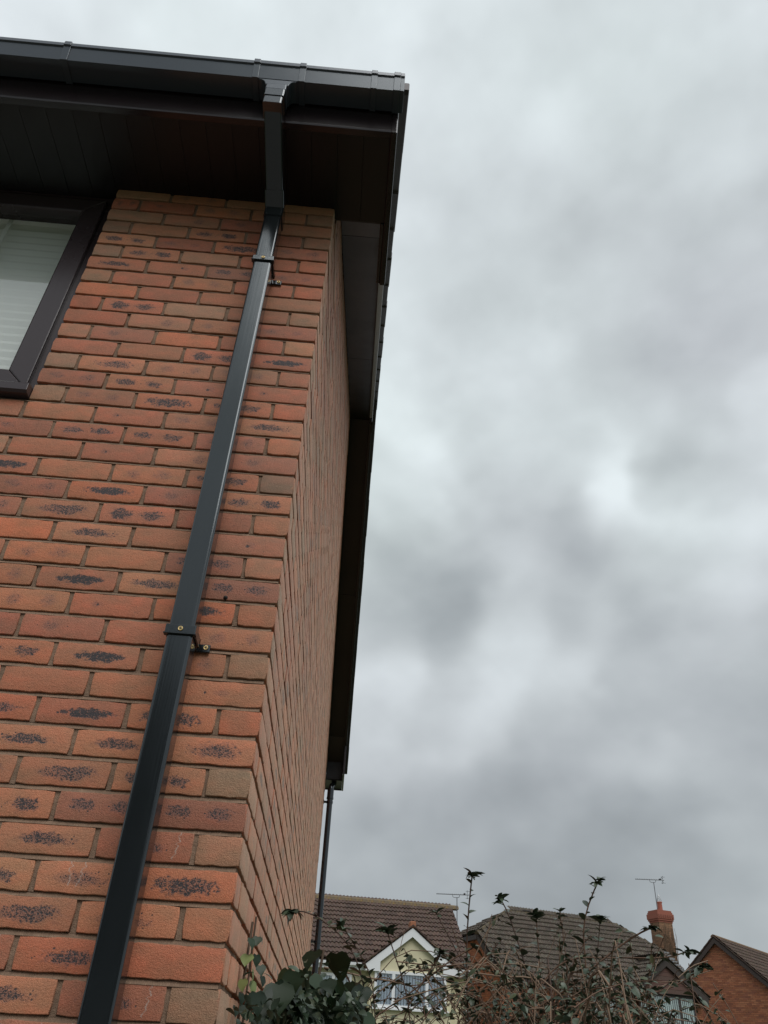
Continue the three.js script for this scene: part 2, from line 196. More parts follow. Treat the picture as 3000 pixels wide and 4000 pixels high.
// ---------------------------------------------------------------- the ground
const grassTex = texture(512, 512, (i, j) => { const n = tfbm(i / 512, j / 512, 12, 50, 5), f = hash2(i, j, 6), k = (0.6 + n * 0.8) * (0.7 + f * 0.6); return [toS(0.055 * k), toS(0.075 * k), toS(0.03 * k)]; });
const ground = mesh('ground', metric(new THREE.PlaneGeometry(2400, 2400).rotateX(-Math.PI / 2), 0.5), new THREE.MeshStandardMaterial({ map: grassTex, roughness: 1 }), scene);
tag(ground, 'short green lawn running off between the houses', null, null, 'structure');
const paveTex = texture(512, 512, (i, j) => { const n = tfbm(i / 512, j / 512, 10, 70, 5), f = hash2(i, j, 16), k = (0.8 + n * 0.4) * (0.85 + f * 0.3); return [toS(0.17 * k), toS(0.16 * k), toS(0.145 * k)]; });
const patio = mesh('patio', metric(box(-4.5, 3.2, 0.001, 0.03, 0.0, 5.5)), new THREE.MeshStandardMaterial({ map: paveTex, roughness: 0.95 }), scene);
tag(patio, 'grey concrete paving along the foot of the house', null, null, 'structure');

// ================================================================ the brick house
const Y0 = 4.57, ZB = -8.02, XL = -4.05, SL = 0.57, WIN = { x0: -2.0905, x1: -0.8885, y0: 3.44, y1: 4.625 };
const house = thing('brick_house', 'orange-red brick house corner with black gutter, dark brown eaves and steep gable side', 'house');
const verge = (z) => 4.80 + SL * Math.min(-z, z - ZB);      // line where the sloping soffit meets the gable wall
{
  // mortar bodies
  const sh = new THREE.Shape([[XL, 0], [-0.007, 0], [-0.007, 4.72], [XL, 4.72]].map((q) => new THREE.Vector2(...q)));
  sh.holes.push(new THREE.Path([[WIN.x0, WIN.y0], [WIN.x0, WIN.y1], [WIN.x1, WIN.y1], [WIN.x1, WIN.y0]].map((q) => new THREE.Vector2(...q))));
  const fg = new THREE.ExtrudeGeometry(sh, { depth: 0.28, bevelEnabled: false }).translate(0, 0, -0.2905); fg.attributes.uv.array.forEach((v, i, a) => (a[i] = v * 2.2));
  const front = mesh('front_wall', fg, MORTAR, house), side = (() => {
    const g = poly([[0.29, 0], [-ZB - 0.007, 0], [-ZB - 0.007, 4.80], [-ZB / 2, verge(ZB / 2) + 0.05], [0.29, 4.95]], 0.28).rotateY(Math.PI / 2).translate(-0.298, 0, 0); g.attributes.uv.array.forEach((v, i, a) => (a[i] = v * 2.2)); return mesh('side_wall', g, MORTAR, house);
  })();
  mesh('back_wall', box(XL, -0.29, 0, 4.7, ZB, ZB + 0.28), MORTAR, house); mesh('end_wall', box(XL - 0.28, XL - 0.002, 0, 4.7, ZB, -0.007), MORTAR, house);
  { // struck bed joints: set back under the brick above, nearly flush with the one below
    const pos = [], uv = [], r = rng(12);
    for (let k = -1; k <= 60; k++) { const yt = Y0 - 0.075 * k + 0.0005, yb = yt - 0.0115; for (let x = XL; x < -0.008; x += 0.05) { const x2 = Math.min(-0.0072, x + 0.05); if (yb > WIN.y0 - 0.005 && x2 > WIN.x0 - 0.001 && x < WIN.x1 + 0.001) continue; const zt = -0.0088, zb = -0.0018, w = (q) => (noise(q * 14, k * 7.7, 3) - 0.5) * 0.0022; const a = [x, yb, zb + w(x)], b = [x2, yb, zb + w(x2)], c = [x2, yt, zt], d = [x, yt, zt]; const e2 = [x, yb, -0.0112], f2 = [x2, yb, -0.0112]; for (const q of [a, b, c, a, c, d, a, e2, f2, a, f2, b]) { pos.push(...q); uv.push(q[0] * 2.2, q[1] * 2.2 + q[2] * 2.2); } } }
    const g = new THREE.BufferGeometry(); g.setAttribute('position', new THREE.Float32BufferAttribute(pos, 3)); g.setAttribute('uv', new THREE.Float32BufferAttribute(uv, 2)); g.computeVertexNormals(); stuff(mesh('mortar_joints', g, MORTAR, front));
  }
  // burn pattern of the bricks in view, course by course from the eaves down, corner first
  const ROWS = ['bbsb', 'bbss', 'bssb', 'bsdbb', 'sdsd', '..bdb', 'sdod', '..s.b', 'b...', 'b.bd.', 'sss.', 'b..s.', 'Dd..', '.ssdb', 'oods', '.ddsb', 'dso..', '.sdds', 'sso.b', 'bds.D', 'dsDs.', '.sdds', 'o.d..', '.d.s.', 'ddDss', '.Dos', 's.s.', 'bsDd.', 'o..s', '.dDd.', 'ddds', 'bddd.', 'ddds', 'bwdd.', 'dwds', '.wdsd', '.dwd', 'bwds', 'dwws'];
  const perp = []; const r = rng(4242), stuffParts = { front: [], side: [] };
  const q = new THREE.Quaternion(), e = new THREE.Euler();
  const rand = (kind) => { const t = r(), cls = t < 0.36 ? '.' : t < 0.5 ? 'b' : t < 0.68 ? 's' : t < 0.76 ? 'o' : t < 0.95 ? 'd' : 'D'; return cls; };
  const pick = (kind, cls) => { const l = byClass[kind][cls] ?? byClass[kind]['.']; return l[Math.floor(r() * l.length)]; };
  const place = (wall, kind, cls, x, y, z, turn, single) => {
    const i = pick(kind, cls), jx = (r() - 0.5) * 0.002, jy = (r() - 0.5) * 0.0022, jz = (r() - 0.5) * 0.0026; e.set((r() - 0.5) * 0.006, turn, (r() - 0.5) * 0.008); q.setFromEuler(e);
    const p = new THREE.Vector3(x, y + jy, z); if (turn) { p.z += jx; p.x += jz; } else { p.x += jx; p.z += jz; }
    const mi = r() < 0.5 ? 0 : Math.floor(r() * 5), flip = r() < 0.5;
    if (single) { const m = mesh('brick', GEO[kind][i], BRICK[mi], wall); m.position.copy(p); m.quaternion.copy(q); return m; }
    const g = GEOLOW[kind][i].clone().applyMatrix4(new THREE.Matrix4().compose(p, q, new THREE.Vector3(1, 1, 1))); (wall === front ? stuffParts.front : stuffParts.side).push(g);
  };
  const sizes = (L) => (L > 0.16 ? 'L' : 'S');
  for (let k = -34; k <= 60; k++) {
    const y = Y0 - 0.075 * k + BH / 2, even = ((k % 2) + 2) % 2 === 0, row = ROWS[k] ?? '';
    // corner brick: a face on each wall
    if (k >= 0) {
      const f = even ? 'L' : 'S', s = even ? 'S' : 'L', lf = even ? BL : BS, ls = even ? BS : BL, cl = row[0] ?? rand(f), cs = cl === 'b' || cl === '.' ? cl : rand(s);
      const dep = 0.0015, jx = (r() - 0.5) * 0.004, jz = (r() - 0.5) * 0.003;
      const a = GEO[f][pick(f, cl)].clone().translate(-lf / 2 - dep, 0, 0), b = GEO[s][pick(s, cs)].clone().rotateY(Math.PI / 2).translate(0, 0, -ls / 2 - dep);
      const m = mesh('corner_brick', mergeGeometries([a, b]), BRICK[r() < 0.5 ? 0 : Math.floor(r() * 5)], front); m.position.set(jx, y + (r() - 0.5) * 0.002, jz); m.rotation.z = (r() - 0.5) * 0.006;
    }
    // front courses
    if (k >= 0) {
      let x = even ? -0.225 : -0.1125, j = 1; perp.push([x - 0.0015, x + 0.0115, y]);
      const jamb = k <= 15;
      while (x > XL + 0.05) {
        let L = BL;
        if (jamb && x > WIN.x1 && x - L < WIN.x1 - 0.01) { L = x - WIN.x1; }
        if (jamb && x <= WIN.x1 + 0.012 && x > WIN.x0) { x = WIN.x0; L = even ? BL : BS; }
        if (L > 0.05) { const kd = sizes(L), w = kd === 'L' ? BL : BS, xc = x - w / 2; place(front, kd, row[j] ?? rand(kd), xc, y, 0, 0, xc > -1.35 && k <= 41); }
        perp.push([x - L - 0.0115, x - L + 0.0015, y]); x -= L + 0.01; j++;
      }
    }
    // side courses
    let z = even ? -0.1125 : -0.225; if (k < 0) z = even ? -0.005 : -0.1125;
    while (z > ZB + 0.03) { const L = z - BL < ZB ? BS : BL, kd = sizes(L), zc = z - L / 2; if (y - BH / 2 < verge(zc) + 0.03) place(side, kd, rand(kd), 0, y, zc, Math.PI / 2, zc > -1.6 && k <= 40 && k >= 2); z -= L + 0.01; }
  }
  { const pos = [], uv = []; for (const [a, b, y] of perp) { if (y > WIN.y0 && b > WIN.x0 - 0.02 && a < WIN.x1 - 0.004) continue; const z = -0.0045 - r() * 0.003, t = (r() - 0.5) * 0.002, q = [[a, y - 0.0335, z], [b, y - 0.0335, z + t], [b, y + 0.0335, z + t], [a, y + 0.0335, z]]; for (const k of [0, 1, 2, 0, 2, 3]) { pos.push(...q[k]); uv.push(q[k][0] * 2.2, q[k][1] * 2.2); } } const g = new THREE.BufferGeometry(); g.setAttribute('position', new THREE.Float32BufferAttribute(pos, 3)); g.setAttribute('uv', new THREE.Float32BufferAttribute(uv, 2)); g.computeVertexNormals(); stuff(mesh('mortar_joints', g, MORTAR, front)); }
  stuff(mesh('brickwork', mergeGeometries(stuffParts.front), BRICK[0], front)); stuff(mesh('brickwork', mergeGeometries(stuffParts.side), BRICK[0], side));
  // lintel strip above the window, behind the soffit line
}
{ // soffit boards, fascia, box end, bargeboards, sloping soffit, roof and verge tiles
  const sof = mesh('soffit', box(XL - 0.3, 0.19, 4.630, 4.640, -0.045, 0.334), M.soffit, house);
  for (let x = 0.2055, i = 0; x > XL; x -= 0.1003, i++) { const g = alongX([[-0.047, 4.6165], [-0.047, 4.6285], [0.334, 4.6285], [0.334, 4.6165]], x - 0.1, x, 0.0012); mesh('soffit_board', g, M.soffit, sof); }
  const fas = mesh('fascia', alongX([[0.336, 4.645], [0.336, 4.80], [0.353, 4.80], [0.353, 4.612], [0.3505, 4.6055], [0.326, 4.6055], [0.326, 4.6155], [0.336, 4.6155]], XL - 0.3, 0.2055), M.brownBoard, house);
  // box end cheek: bottom level with the soffit, carrying the foot of the bargeboard
  const cheek = poly([[0.352, 4.6045], [0.352, 4.80], [0.33, 4.87], [-0.40, 5.24], [-0.40, 4.98], [-0.355, 4.955], [-0.355, 4.6045]].map(([z, y]) => [-z, y]), 0.0165, 0.0045).rotateY(Math.PI / 2).translate(0.2095, 0, 0);
  mesh('box_end', cheek, M.brownBoard, house);
  mesh('box_end_trim', rbox(0.1905, 0.2055, 4.6105, 4.66, -0.353, -0.0485, 0.003), M.brownBoard, house);
  mesh('closing_board', box(0.002, 0.19, 4.6295, 4.83, -0.062, -0.049), M.soffitPale, house);
  const mirror = (pts) => pts.map(([z, y]) => [ZB - z, y]).reverse();
  const sidePoly = (pts, x0, x1, b = 0.0018) => alongX(pts, x0, x1, b);
  for (const back of [false, true]) {
    const f = back ? mirror : (p) => p;
    const bar = (z0, z1, lo, hi) => f([[z0, lo - SL * z0], [z0, hi - SL * z0], [z1, hi - SL * z1], [z1, lo - SL * z1]]);
    mesh('bargeboard', sidePoly(bar(-0.36, ZB / 2 + 0.002, 4.752, 5.02), 0.197, 0.2265), M.brownBoard, house);
    if (!back) mesh('pale_barge_strip', sidePoly(bar(-0.362, ZB / 2 + 0.25, 4.742, 4.7505), 0.1975, 0.226, 0.001), M.paleStrip, house);  // pale grey strip along the bottom edge of the front bargeboard only
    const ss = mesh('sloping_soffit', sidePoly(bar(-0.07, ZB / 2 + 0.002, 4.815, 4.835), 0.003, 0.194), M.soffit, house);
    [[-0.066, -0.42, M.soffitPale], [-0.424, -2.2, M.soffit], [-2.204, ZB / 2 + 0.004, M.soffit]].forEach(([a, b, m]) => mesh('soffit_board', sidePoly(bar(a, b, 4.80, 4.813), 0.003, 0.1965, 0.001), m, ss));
  }
  // apex cover where the two bargeboards meet
  mesh('apex_trim', alongX([[ZB / 2 - 0.09, 6.99], [ZB / 2 - 0.09, 7.02], [ZB / 2, 7.07], [ZB / 2 + 0.09, 7.02], [ZB / 2 + 0.09, 6.99], [ZB / 2, 7.03]], 0.199, 0.2315), M.brownBoard, house);
  // rear box end and eaves
  mesh('rear_box_end', alongX([[ZB - 0.352, 4.6045], [ZB - 0.352, 4.80], [ZB + 0.40, 5.2], [ZB + 0.40, 4.98], [ZB + 0.355, 4.955], [ZB + 0.355, 4.6045]], 0.2065, 0.229, 0.002), M.brownBoard, house);
  mesh('rear_closing_board', box(0.002, 0.2055, 4.629, 4.86, ZB + 0.049, ZB + 0.062), M.soffit, house);
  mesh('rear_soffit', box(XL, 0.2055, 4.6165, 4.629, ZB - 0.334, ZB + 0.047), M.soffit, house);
  mesh('rear_fascia', box(XL, 0.2055, 4.6055, 4.8, ZB - 0.353, ZB - 0.336), M.brownBoard, house);
  // roof: deck, verge tiles one by one
  const TY = 5.06, up = (z) => TY - SL * z;
  const deck = mesh('roof', merge([alongX([[0.37, up(0.37) + 0.012], [0.37, up(0.37) + 0.03], [ZB / 2, up(ZB / 2) + 0.03], [ZB / 2, up(ZB / 2) + 0.012]], XL - 0.3, 0.236), alongX(mirror([[0.37, up(0.37) + 0.012], [0.37, up(0.37) + 0.03], [ZB / 2, up(ZB / 2) + 0.03], [ZB / 2, up(ZB / 2) + 0.012]]), XL - 0.3, 0.236)]), M.brownBoard, house);
  const r = rng(99), vt = std([0.075, 0.062, 0.066], 0.5, { bumpMap: streakBump, bumpScale: 0.0006 });
  const gauge = 0.338, cs = 1 / Math.hypot(1, SL);
  for (const back of [false, true]) for (let i = 0; ; i++) {
    const z1 = 0.405 - i * gauge, z0 = Math.max(z1 - gauge - 0.05, ZB / 2 - 0.02); if (z1 < ZB / 2 + 0.1) break;
    const lift = 0.03 + (r() - 0.5) * 0.006, t = 0.034; let pts = [[z0, up(z0) + 0.004], [z0, up(z0) + 0.02], [z1 - 0.006, up(z1) + lift + t], [z1, up(z1) + lift + t - 0.006], [z1, up(z1) + lift - 0.022], [z1 - 0.02, up(z1) + lift - 0.024]]; if (i === 0 && !back) pts = pts.map(([z, y]) => [z, y - 0.012]);
    if (back) pts = mirror(pts);
    for (const c of [0, 1]) mesh('roof_tile', alongX(pts, -0.075 - c * 0.34, 0.262 - c * 0.342 + (c ? 0 : (r() - 0.5) * 0.006), 0.004), vt, deck);
  }
  mesh('ridge_tile', alongX([[ZB / 2 - 0.13, up(ZB / 2) + 0.0], [ZB / 2 - 0.1, up(ZB / 2) + 0.075], [ZB / 2, up(ZB / 2) + 0.13], [ZB / 2 + 0.1, up(ZB / 2) + 0.075], [ZB / 2 + 0.13, up(ZB / 2) + 0.0]], -0.2, 0.266, 0.004), vt, deck);
}
{ // window: mitred outer frame and sash, glass, sill
  const w = mesh('window', box(WIN.x0 + 0.001, WIN.x1 - 0.001, 3.495, 3.5, -0.2, -0.06), M.frame, house);
  const ringBars = (x0, x1, y0, y1, wd, z, d, name, bev) => { const pcs = [[[x0, y0], [x1, y0], [x1 - wd, y0 + wd], [x0 + wd, y0 + wd]], [[x1, y0], [x1, y1], [x1 - wd, y1 - wd], [x1 - wd, y0 + wd]], [[x1, y1], [x0, y1], [x0 + wd, y1 - wd], [x1 - wd, y1 - wd]], [[x0, y1], [x0, y0], [x0 + wd, y0 + wd], [x0 + wd, y1 - wd]]]; for (const p of pcs) mesh(name, poly(p, d - 2 * bev, bev).translate(0, 0, z - d + bev), M.frame, w); };
  ringBars(WIN.x0 + 0.0015, WIN.x1 - 0.0015, 3.5015, 4.6145, 0.07, -0.072, 0.065, 'frame', 0.003);
  ringBars(WIN.x0 + 0.058, WIN.x1 - 0.058, 3.534, 4.608, 0.082, -0.052, 0.05, 'sash', 0.006);
  mesh('pane', new THREE.PlaneGeometry(0.95, 0.94).translate((WIN.x0 + WIN.x1) / 2, 4.071, -0.078), M.glass, w);
  mesh('sill', alongX([[-0.09, 3.50], [0.028, 3.486], [0.0325, 3.48], [0.0325, 3.453], [0.022, 3.447], [-0.09, 3.447]], WIN.x0 + 0.002, WIN.x1 - 0.002, 0.002), M.frame, w);
  mesh('head_trim', box(WIN.x0 + 0.002, WIN.x1 - 0.002, 4.616, 4.624, -0.14, -0.0485), M.frame, w);
  // room behind
  const rm = mesh('room', merge([box(-2.9, -0.3, 2.4, 2.42, -3, -0.29), box(-2.9, -0.3, 4.66, 4.68, -3, -0.29), box(-2.9, -0.3, 2.42, 4.66, -3.02, -3), box(-2.92, -2.9, 2.4, 4.68, -3, -0.29), box(-0.3, -0.292, 2.4, 4.68, -3, -0.3)]), M.room, house);
}
{ // venetian blind inside the window
  const b = thing('venetian_blind', 'closed white venetian blind behind the upstairs window glass', 'blind', [0, 0, -0.165]);
  mesh('headrail', rbox(-2.06, -0.925, 4.552, 4.6, -0.02, 0.025, 0.003), M.blind, b);
  for (let i = 0, y = 4.528; y > 3.53; i++, y -= 0.0415) { const s = mesh('slat', alongX([[-0.025, -0.0012], [0, 0.0018], [0.025, -0.0012], [0.025, 0.0], [0, 0.003], [-0.025, 0.0]], -2.055, -0.93), M.blind, b); s.position.y = y; s.rotation.x = -1.5; }
  mesh('bottom_rail', rbox(-2.055, -0.93, 3.51, 3.53, -0.02, 0.02, 0.003), M.blind, b);
  for (const x of [-1.345, -1.75]) mesh('ladder_tape', rbox(x - 0.009, x + 0.009, 3.52, 4.56, 0.0265, 0.0285, 0.0008, 1), std([0.8, 0.8, 0.76], 0.8), b);
}
{ // front gutter
  const g = thing('gutter', 'black square-section gutter along the front eaves with an outlet to the downpipe', 'gutter', [0, 0, 0]);
  const prof = (o = 0, t = 0.003) => [[0.3565 - o, 4.80], [0.3595 - o, 4.7376 - o], [0.4405 + o, 4.7376 - o], [0.455 + o, 4.804], [0.461 + o, 4.806], [0.461 + o, 4.8255 + o * 0.7], [0.4535 + o, 4.8255 + o * 0.7], [0.4505 + o, 4.812], [0.4385 + o - t, 4.7376 - o + t], [0.3615 - o + t, 4.7376 - o + t], [0.3595 - o + t, 4.80]];
  mesh('channel', alongX(prof(), XL - 0.3, -0.318, 0.0006), M.pvcGutter, g);
  mesh('channel', alongX(prof(), -0.1415, 0.214, 0.0006), M.pvcGutter, g);
  mesh('union_bracket', alongX(prof(0.0045), -1.043, -1.016, 0.0015), M.pvcGutter, g);
  mesh('union_bracket', alongX(prof(0.0045), -2.05, -2.023, 0.0015), M.pvcGutter, g);
  for (const x of [-0.3297, -0.1558]) mesh('strap', alongX(prof(0.005), x, x + 0.0245, 0.0015), M.pvcGutter, g);
  mesh('support_bracket', alongX(prof(0.0035), 0.1164, 0.1396, 0.0015), M.pvcGutter, g);
  const cap = mesh('stop_end', merge([alongX(prof(0.004), 0.2024, 0.2277, 0.0015), alongX(prof(0.0022), 0.228, 0.2425, 0.001), alongX([[0.357, 4.80], [0.359, 4.736], [0.441, 4.736], [0.4575, 4.806], [0.4575, 4.826]], 0.2395, 0.2435, 0.001)]), M.pvcGutter, g);
  // running outlet: deeper tray with rounded shoulders
  const o = mesh('running_outlet', alongX(prof(0.0022), -0.3065, -0.1545, 0.0008), M.pvcGutter, g);
  const s = new THREE.Shape(); s.moveTo(-0.300, 4.734); s.lineTo(-0.300, 4.731); s.bezierCurveTo(-0.285, 4.731, -0.276, 4.722, -0.272, 4.700); s.lineTo(-0.190, 4.700); s.bezierCurveTo(-0.186, 4.722, -0.178, 4.731, -0.163, 4.731); s.lineTo(-0.163, 4.734); s.closePath();
  mesh('outlet_tray', new THREE.ExtrudeGeometry(s, { depth: 0.074, bevelEnabled: true, bevelSize: 0.002, bevelThickness: 0.003, bevelSegments: 2, curveSegments: 8 }).translate(0, 0, 0.364), M.pvcGutter, o);
  mesh('outlet_socket', rbox(-0.270, -0.192, 4.664, 4.705, 0.365, 0.4435, 0.006), M.pvcGutter, o);
  mesh('rear_gutter', alongX(prof().map(([z, y]) => [ZB - z, y]).reverse(), XL, 0.21, 0.0006), M.pvcGutter, house);
}
const screwHead = merge([new THREE.CylinderGeometry(0.0058, 0.0062, 0.003, 14).rotateX(Math.PI / 2), new THREE.TorusGeometry(0.0052, 0.0012, 6, 14).translate(0, 0, 0.001)]);
const screwCross = merge([box(-0.0034, 0.0034, -0.0009, 0.0009, 0.0012, 0.0022), box(-0.0009, 0.0009, -0.0034, 0.0034, 0.00125, 0.00215)]);
{ // front downpipe
  const d = thing('downpipe', 'square black plastic downpipe fixed to the front brick wall', 'downpipe', [-0.2195, 0, 0]);
  const hw = 0.0325;
  const sq = (h, r = 0.008) => { const s = new THREE.Shape(); s.moveTo(-h + r, -h); s.lineTo(h - r, -h); s.quadraticCurveTo(h, -h, h, -h + r); s.lineTo(h, h - r); s.quadraticCurveTo(h, h, h - r, h); s.lineTo(-h + r, h); s.quadraticCurveTo(-h, h, -h, h - r); s.lineTo(-h, -h + r); s.quadraticCurveTo(-h, -h, -h + r, -h); return s; };
  const pipe = (h, len, r) => { const g = new THREE.ExtrudeGeometry(sq(h, r), { depth: len, bevelEnabled: false, curveSegments: 4, steps: 1 }); return g; };
  const vert = (h, y0, y1, z, r) => pipe(h, y1 - y0, r).rotateX(-Math.PI / 2).translate(0, y0, z);
  const zc = 0.0775;
  const low = vert(hw, 0.22, 4.432, zc); { const uv = low.attributes.uv; for (let i = 0; i < uv.count; i++) uv.setXY(i, uv.getX(i) * 4, uv.getY(i) * 1); }
  mesh('pipe', low, M.pvcBlack, d);
  // slanted neck from the gutter outlet back to the wall
  const A = new THREE.Vector3(-0.013, 4.6125, 0.4055), B = new THREE.Vector3(0, 4.4475, 0.0775), dir = B.clone().sub(A), len = dir.length(); dir.normalize();
  const mtx = (P, t0) => { const zx = dir, xx = new THREE.Vector3(1, 0, 0), yy = new THREE.Vector3().crossVectors(zx, xx).normalize(), x2 = new THREE.Vector3().crossVectors(yy, zx); return new THREE.Matrix4().makeBasis(x2, yy, zx).setPosition(P.clone().addScaledVector(dir, t0)); };
  mesh('neck', pipe(hw, len - 0.0).applyMatrix4(mtx(A, 0)), M.pvcBlack, d);
  mesh('neck_socket', pipe(0.0372, 0.062, 0.009).applyMatrix4(mtx(A, len - 0.082)), M.pvcBlack, d);
  mesh('top_bend', merge([vert(0.0345, 4.575, 4.63, 0.4055, 0.007).translate(-0.013, 0, 0), vert(0.0372, 4.622, 4.668, 0.4055, 0.007).translate(-0.012, 0, 0)]), M.pvcBlack, d);
  mesh('lower_bend', merge([vert(0.0362, 4.375, 4.44, zc, 0.009), vert(0.0335, 4.44, 4.475, zc, 0.008)]), M.pvcBlack, d);
  mesh('shoe', merge([vert(0.036, 0.16, 0.3, zc), pipe(0.034, 0.14).rotateX(0.6).translate(0, 0.19, zc + 0.01)]), M.pvcBlack, d);
  for (const y of [4.112, 2.617]) {
    const b = mesh('bracket', merge([rbox(-0.0385, 0.0385, y - 0.0125, y + 0.0125, 0.1095, 0.1145, 0.0022), rbox(0.0328, 0.0385, y - 0.0125, y + 0.0125, 0.03, 0.114, 0.002), rbox(-0.0385, -0.0328, y - 0.0125, y + 0.0125, 0.03, 0.114, 0.002), rbox(-0.041, 0.041, y - 0.0145, y - 0.0115, 0.1, 0.117, 0.001, 1), rbox(-0.0385, 0.0385, y - 0.0125, y + 0.0125, 0.031, 0.0425, 0.002), rbox(0.022, 0.029, y - 0.011, y + 0.011, 0.004, 0.034, 0.002), rbox(-0.029, -0.022, y - 0.011, y + 0.011, 0.004, 0.034, 0.002)]), M.pvcBlack, d);
    mesh('wall_plate', rbox(-0.058, 0.062, y - 0.0115, y + 0.0115, 0.0012, 0.0085, 0.003), M.pvcBlack, b);
    for (const [x, yy, z] of [[0, y, 0.1155], [0.0505, y + 0.001, 0.0095], [-0.0475, y, 0.0095]]) { const s = mesh('screw', screwHead, M.brass, b); s.position.set(x, yy, z); const c = mesh('screw', screwCross, M.slot, b); c.name = 'screw_slot'; c.position.set(x, yy, z); c.rotation.z = 0.3 + y; }
  }
}
{ // old wall plug near the lower bracket is a small dark stub in the mortar
  const p = thing('wall_plug', 'old screw stub left in the mortar above the lower pipe bracket', 'screw', [-0.1445, 2.776, -0.004]);
  mesh('plug', merge([new THREE.CylinderGeometry(0.006, 0.007, 0.009, 10).rotateX(Math.PI / 2), new THREE.SphereGeometry(0.005, 8, 6).translate(0, 0, 0.005)]), M.slot, p);
}
{ // rear round downpipe at the far end of the side wall
  const d = thing('round_downpipe', 'round black downpipe at the far end of the side wall', 'downpipe', [0.075, 0, -7.94]);
  const cyl = (r, y0, y1) => new THREE.CylinderGeometry(r, r, y1 - y0, 20).translate(0, (y0 + y1) / 2, 0);
  mesh('pipe', cyl(0.034, 0.15, 4.44), M.pvcBlack, d);
  mesh('socket', merge([cyl(0.04, 4.38, 4.50), cyl(0.043, 4.375, 4.395)]), M.pvcBlack, d);
  mesh('neck', tube([[0, 4.48, 0], [0.004, 4.53, -0.01], [0.03, 4.60, -0.13], [0.03, 4.72, -0.42]], 0.032, 16, 14), M.pvcBlack, d);
  for (const y of [4.34, 2.83, 1.4]) { const b = mesh('bracket', merge([cyl(0.0395, y - 0.014, y + 0.014), rbox(-0.075, -0.03, y - 0.012, y + 0.012, -0.012, 0.012, 0.002)]), M.pvcBlack, d); mesh('wall_plate', rbox(-0.0745, -0.0695, y - 0.016, y + 0.016, -0.045, 0.045, 0.002), M.pvcBlack, b); }
}

// ================================================================ far houses
// wavy interlocking tile, x across, y out of the roof, z down the slope
function wavyTile(w, len, amp, t) { const n = 10, pos = [], idx = [], uv = []; const h = (i) => amp * Math.pow(0.5 + 0.5 * Math.cos(i / n * 4 * Math.PI), 0.7); const P = (x, y, z) => { pos.push(x, y, z); uv.push(x * 1.1, z * 1.1 + y * 3); }; for (let i = 0; i <= n; i++) { const x = i / n * w; P(x, h(i), 0); P(x, h(i) + t, len); P(x, h(i) + t, len); P(x, h(i) - 0.006, len); } for (let i = 0; i < n; i++) { const a = i * 4, b = a + 4; idx.push(a, a + 1, b + 1, a, b + 1, b, a + 2, a + 3, b + 3, a + 2, b + 3, b + 2); } const g = new THREE.BufferGeometry(); g.setAttribute('position', new THREE.Float32BufferAttribute(pos, 3)); g.setAttribute('uv', new THREE.Float32BufferAttribute(uv, 2)); g.setIndex(idx); g.computeVertexNormals(); return g; }
const TW = 0.3, TG = 0.325;
const tileVar = [0, 1, 2, 3].map((s) => { const g = wavyTile(TW + 0.004, TG + 0.06, 0.045, 0.05); const uv = g.attributes.uv; for (let i = 0; i < uv.count; i++) uv.setXY(i, uv.getX(i) + s * 0.27, uv.getY(i) + s * 0.41); return g; });
// cover a roof plane: o = lower left corner, ex along the eaves, eu up the slope; keep(u, v) says where tiles lie
function tileRoof(parent, o, ex, eu, width, height, mats, keep, seed, most = 300) {
  const r = rng(seed), X = new THREE.Vector3(...ex).normalize(), U = new THREE.Vector3(...eu).normalize(), Nn = new THREE.Vector3().crossVectors(X, U).normalize(), Z = U.clone().negate(), O = new THREE.Vector3(...o); let n = 0; const rest = [];
  for (let j = 0; j * TG < height - 0.05; j++) for (let i = 0; i * TW < width - 0.05; i++) {
    const u = i * TW, v = j * TG; if (keep && !keep(u + TW / 2, v + TG / 2)) continue;
    const p = O.clone().addScaledVector(X, u + (r() - 0.5) * 0.006).addScaledVector(U, v + TG + 0.06 + (r() - 0.5) * 0.01).addScaledVector(Nn, (r() - 0.5) * 0.006 + 0.004);
    const m4 = new THREE.Matrix4().makeBasis(X, Nn, Z).setPosition(p), g = tileVar[Math.floor(r() * 4)];
    if (n++ < most) { const m = mesh('roof_tile', g, mats[r() < 0.55 ? 0 : r() < 0.5 ? 1 : 2], parent); m.applyMatrix4(m4); } else rest.push(g.clone().applyMatrix4(m4));
  }
  if (rest.length) stuff(mesh('roof_tiling', mergeGeometries(rest), mats[0], parent));
}
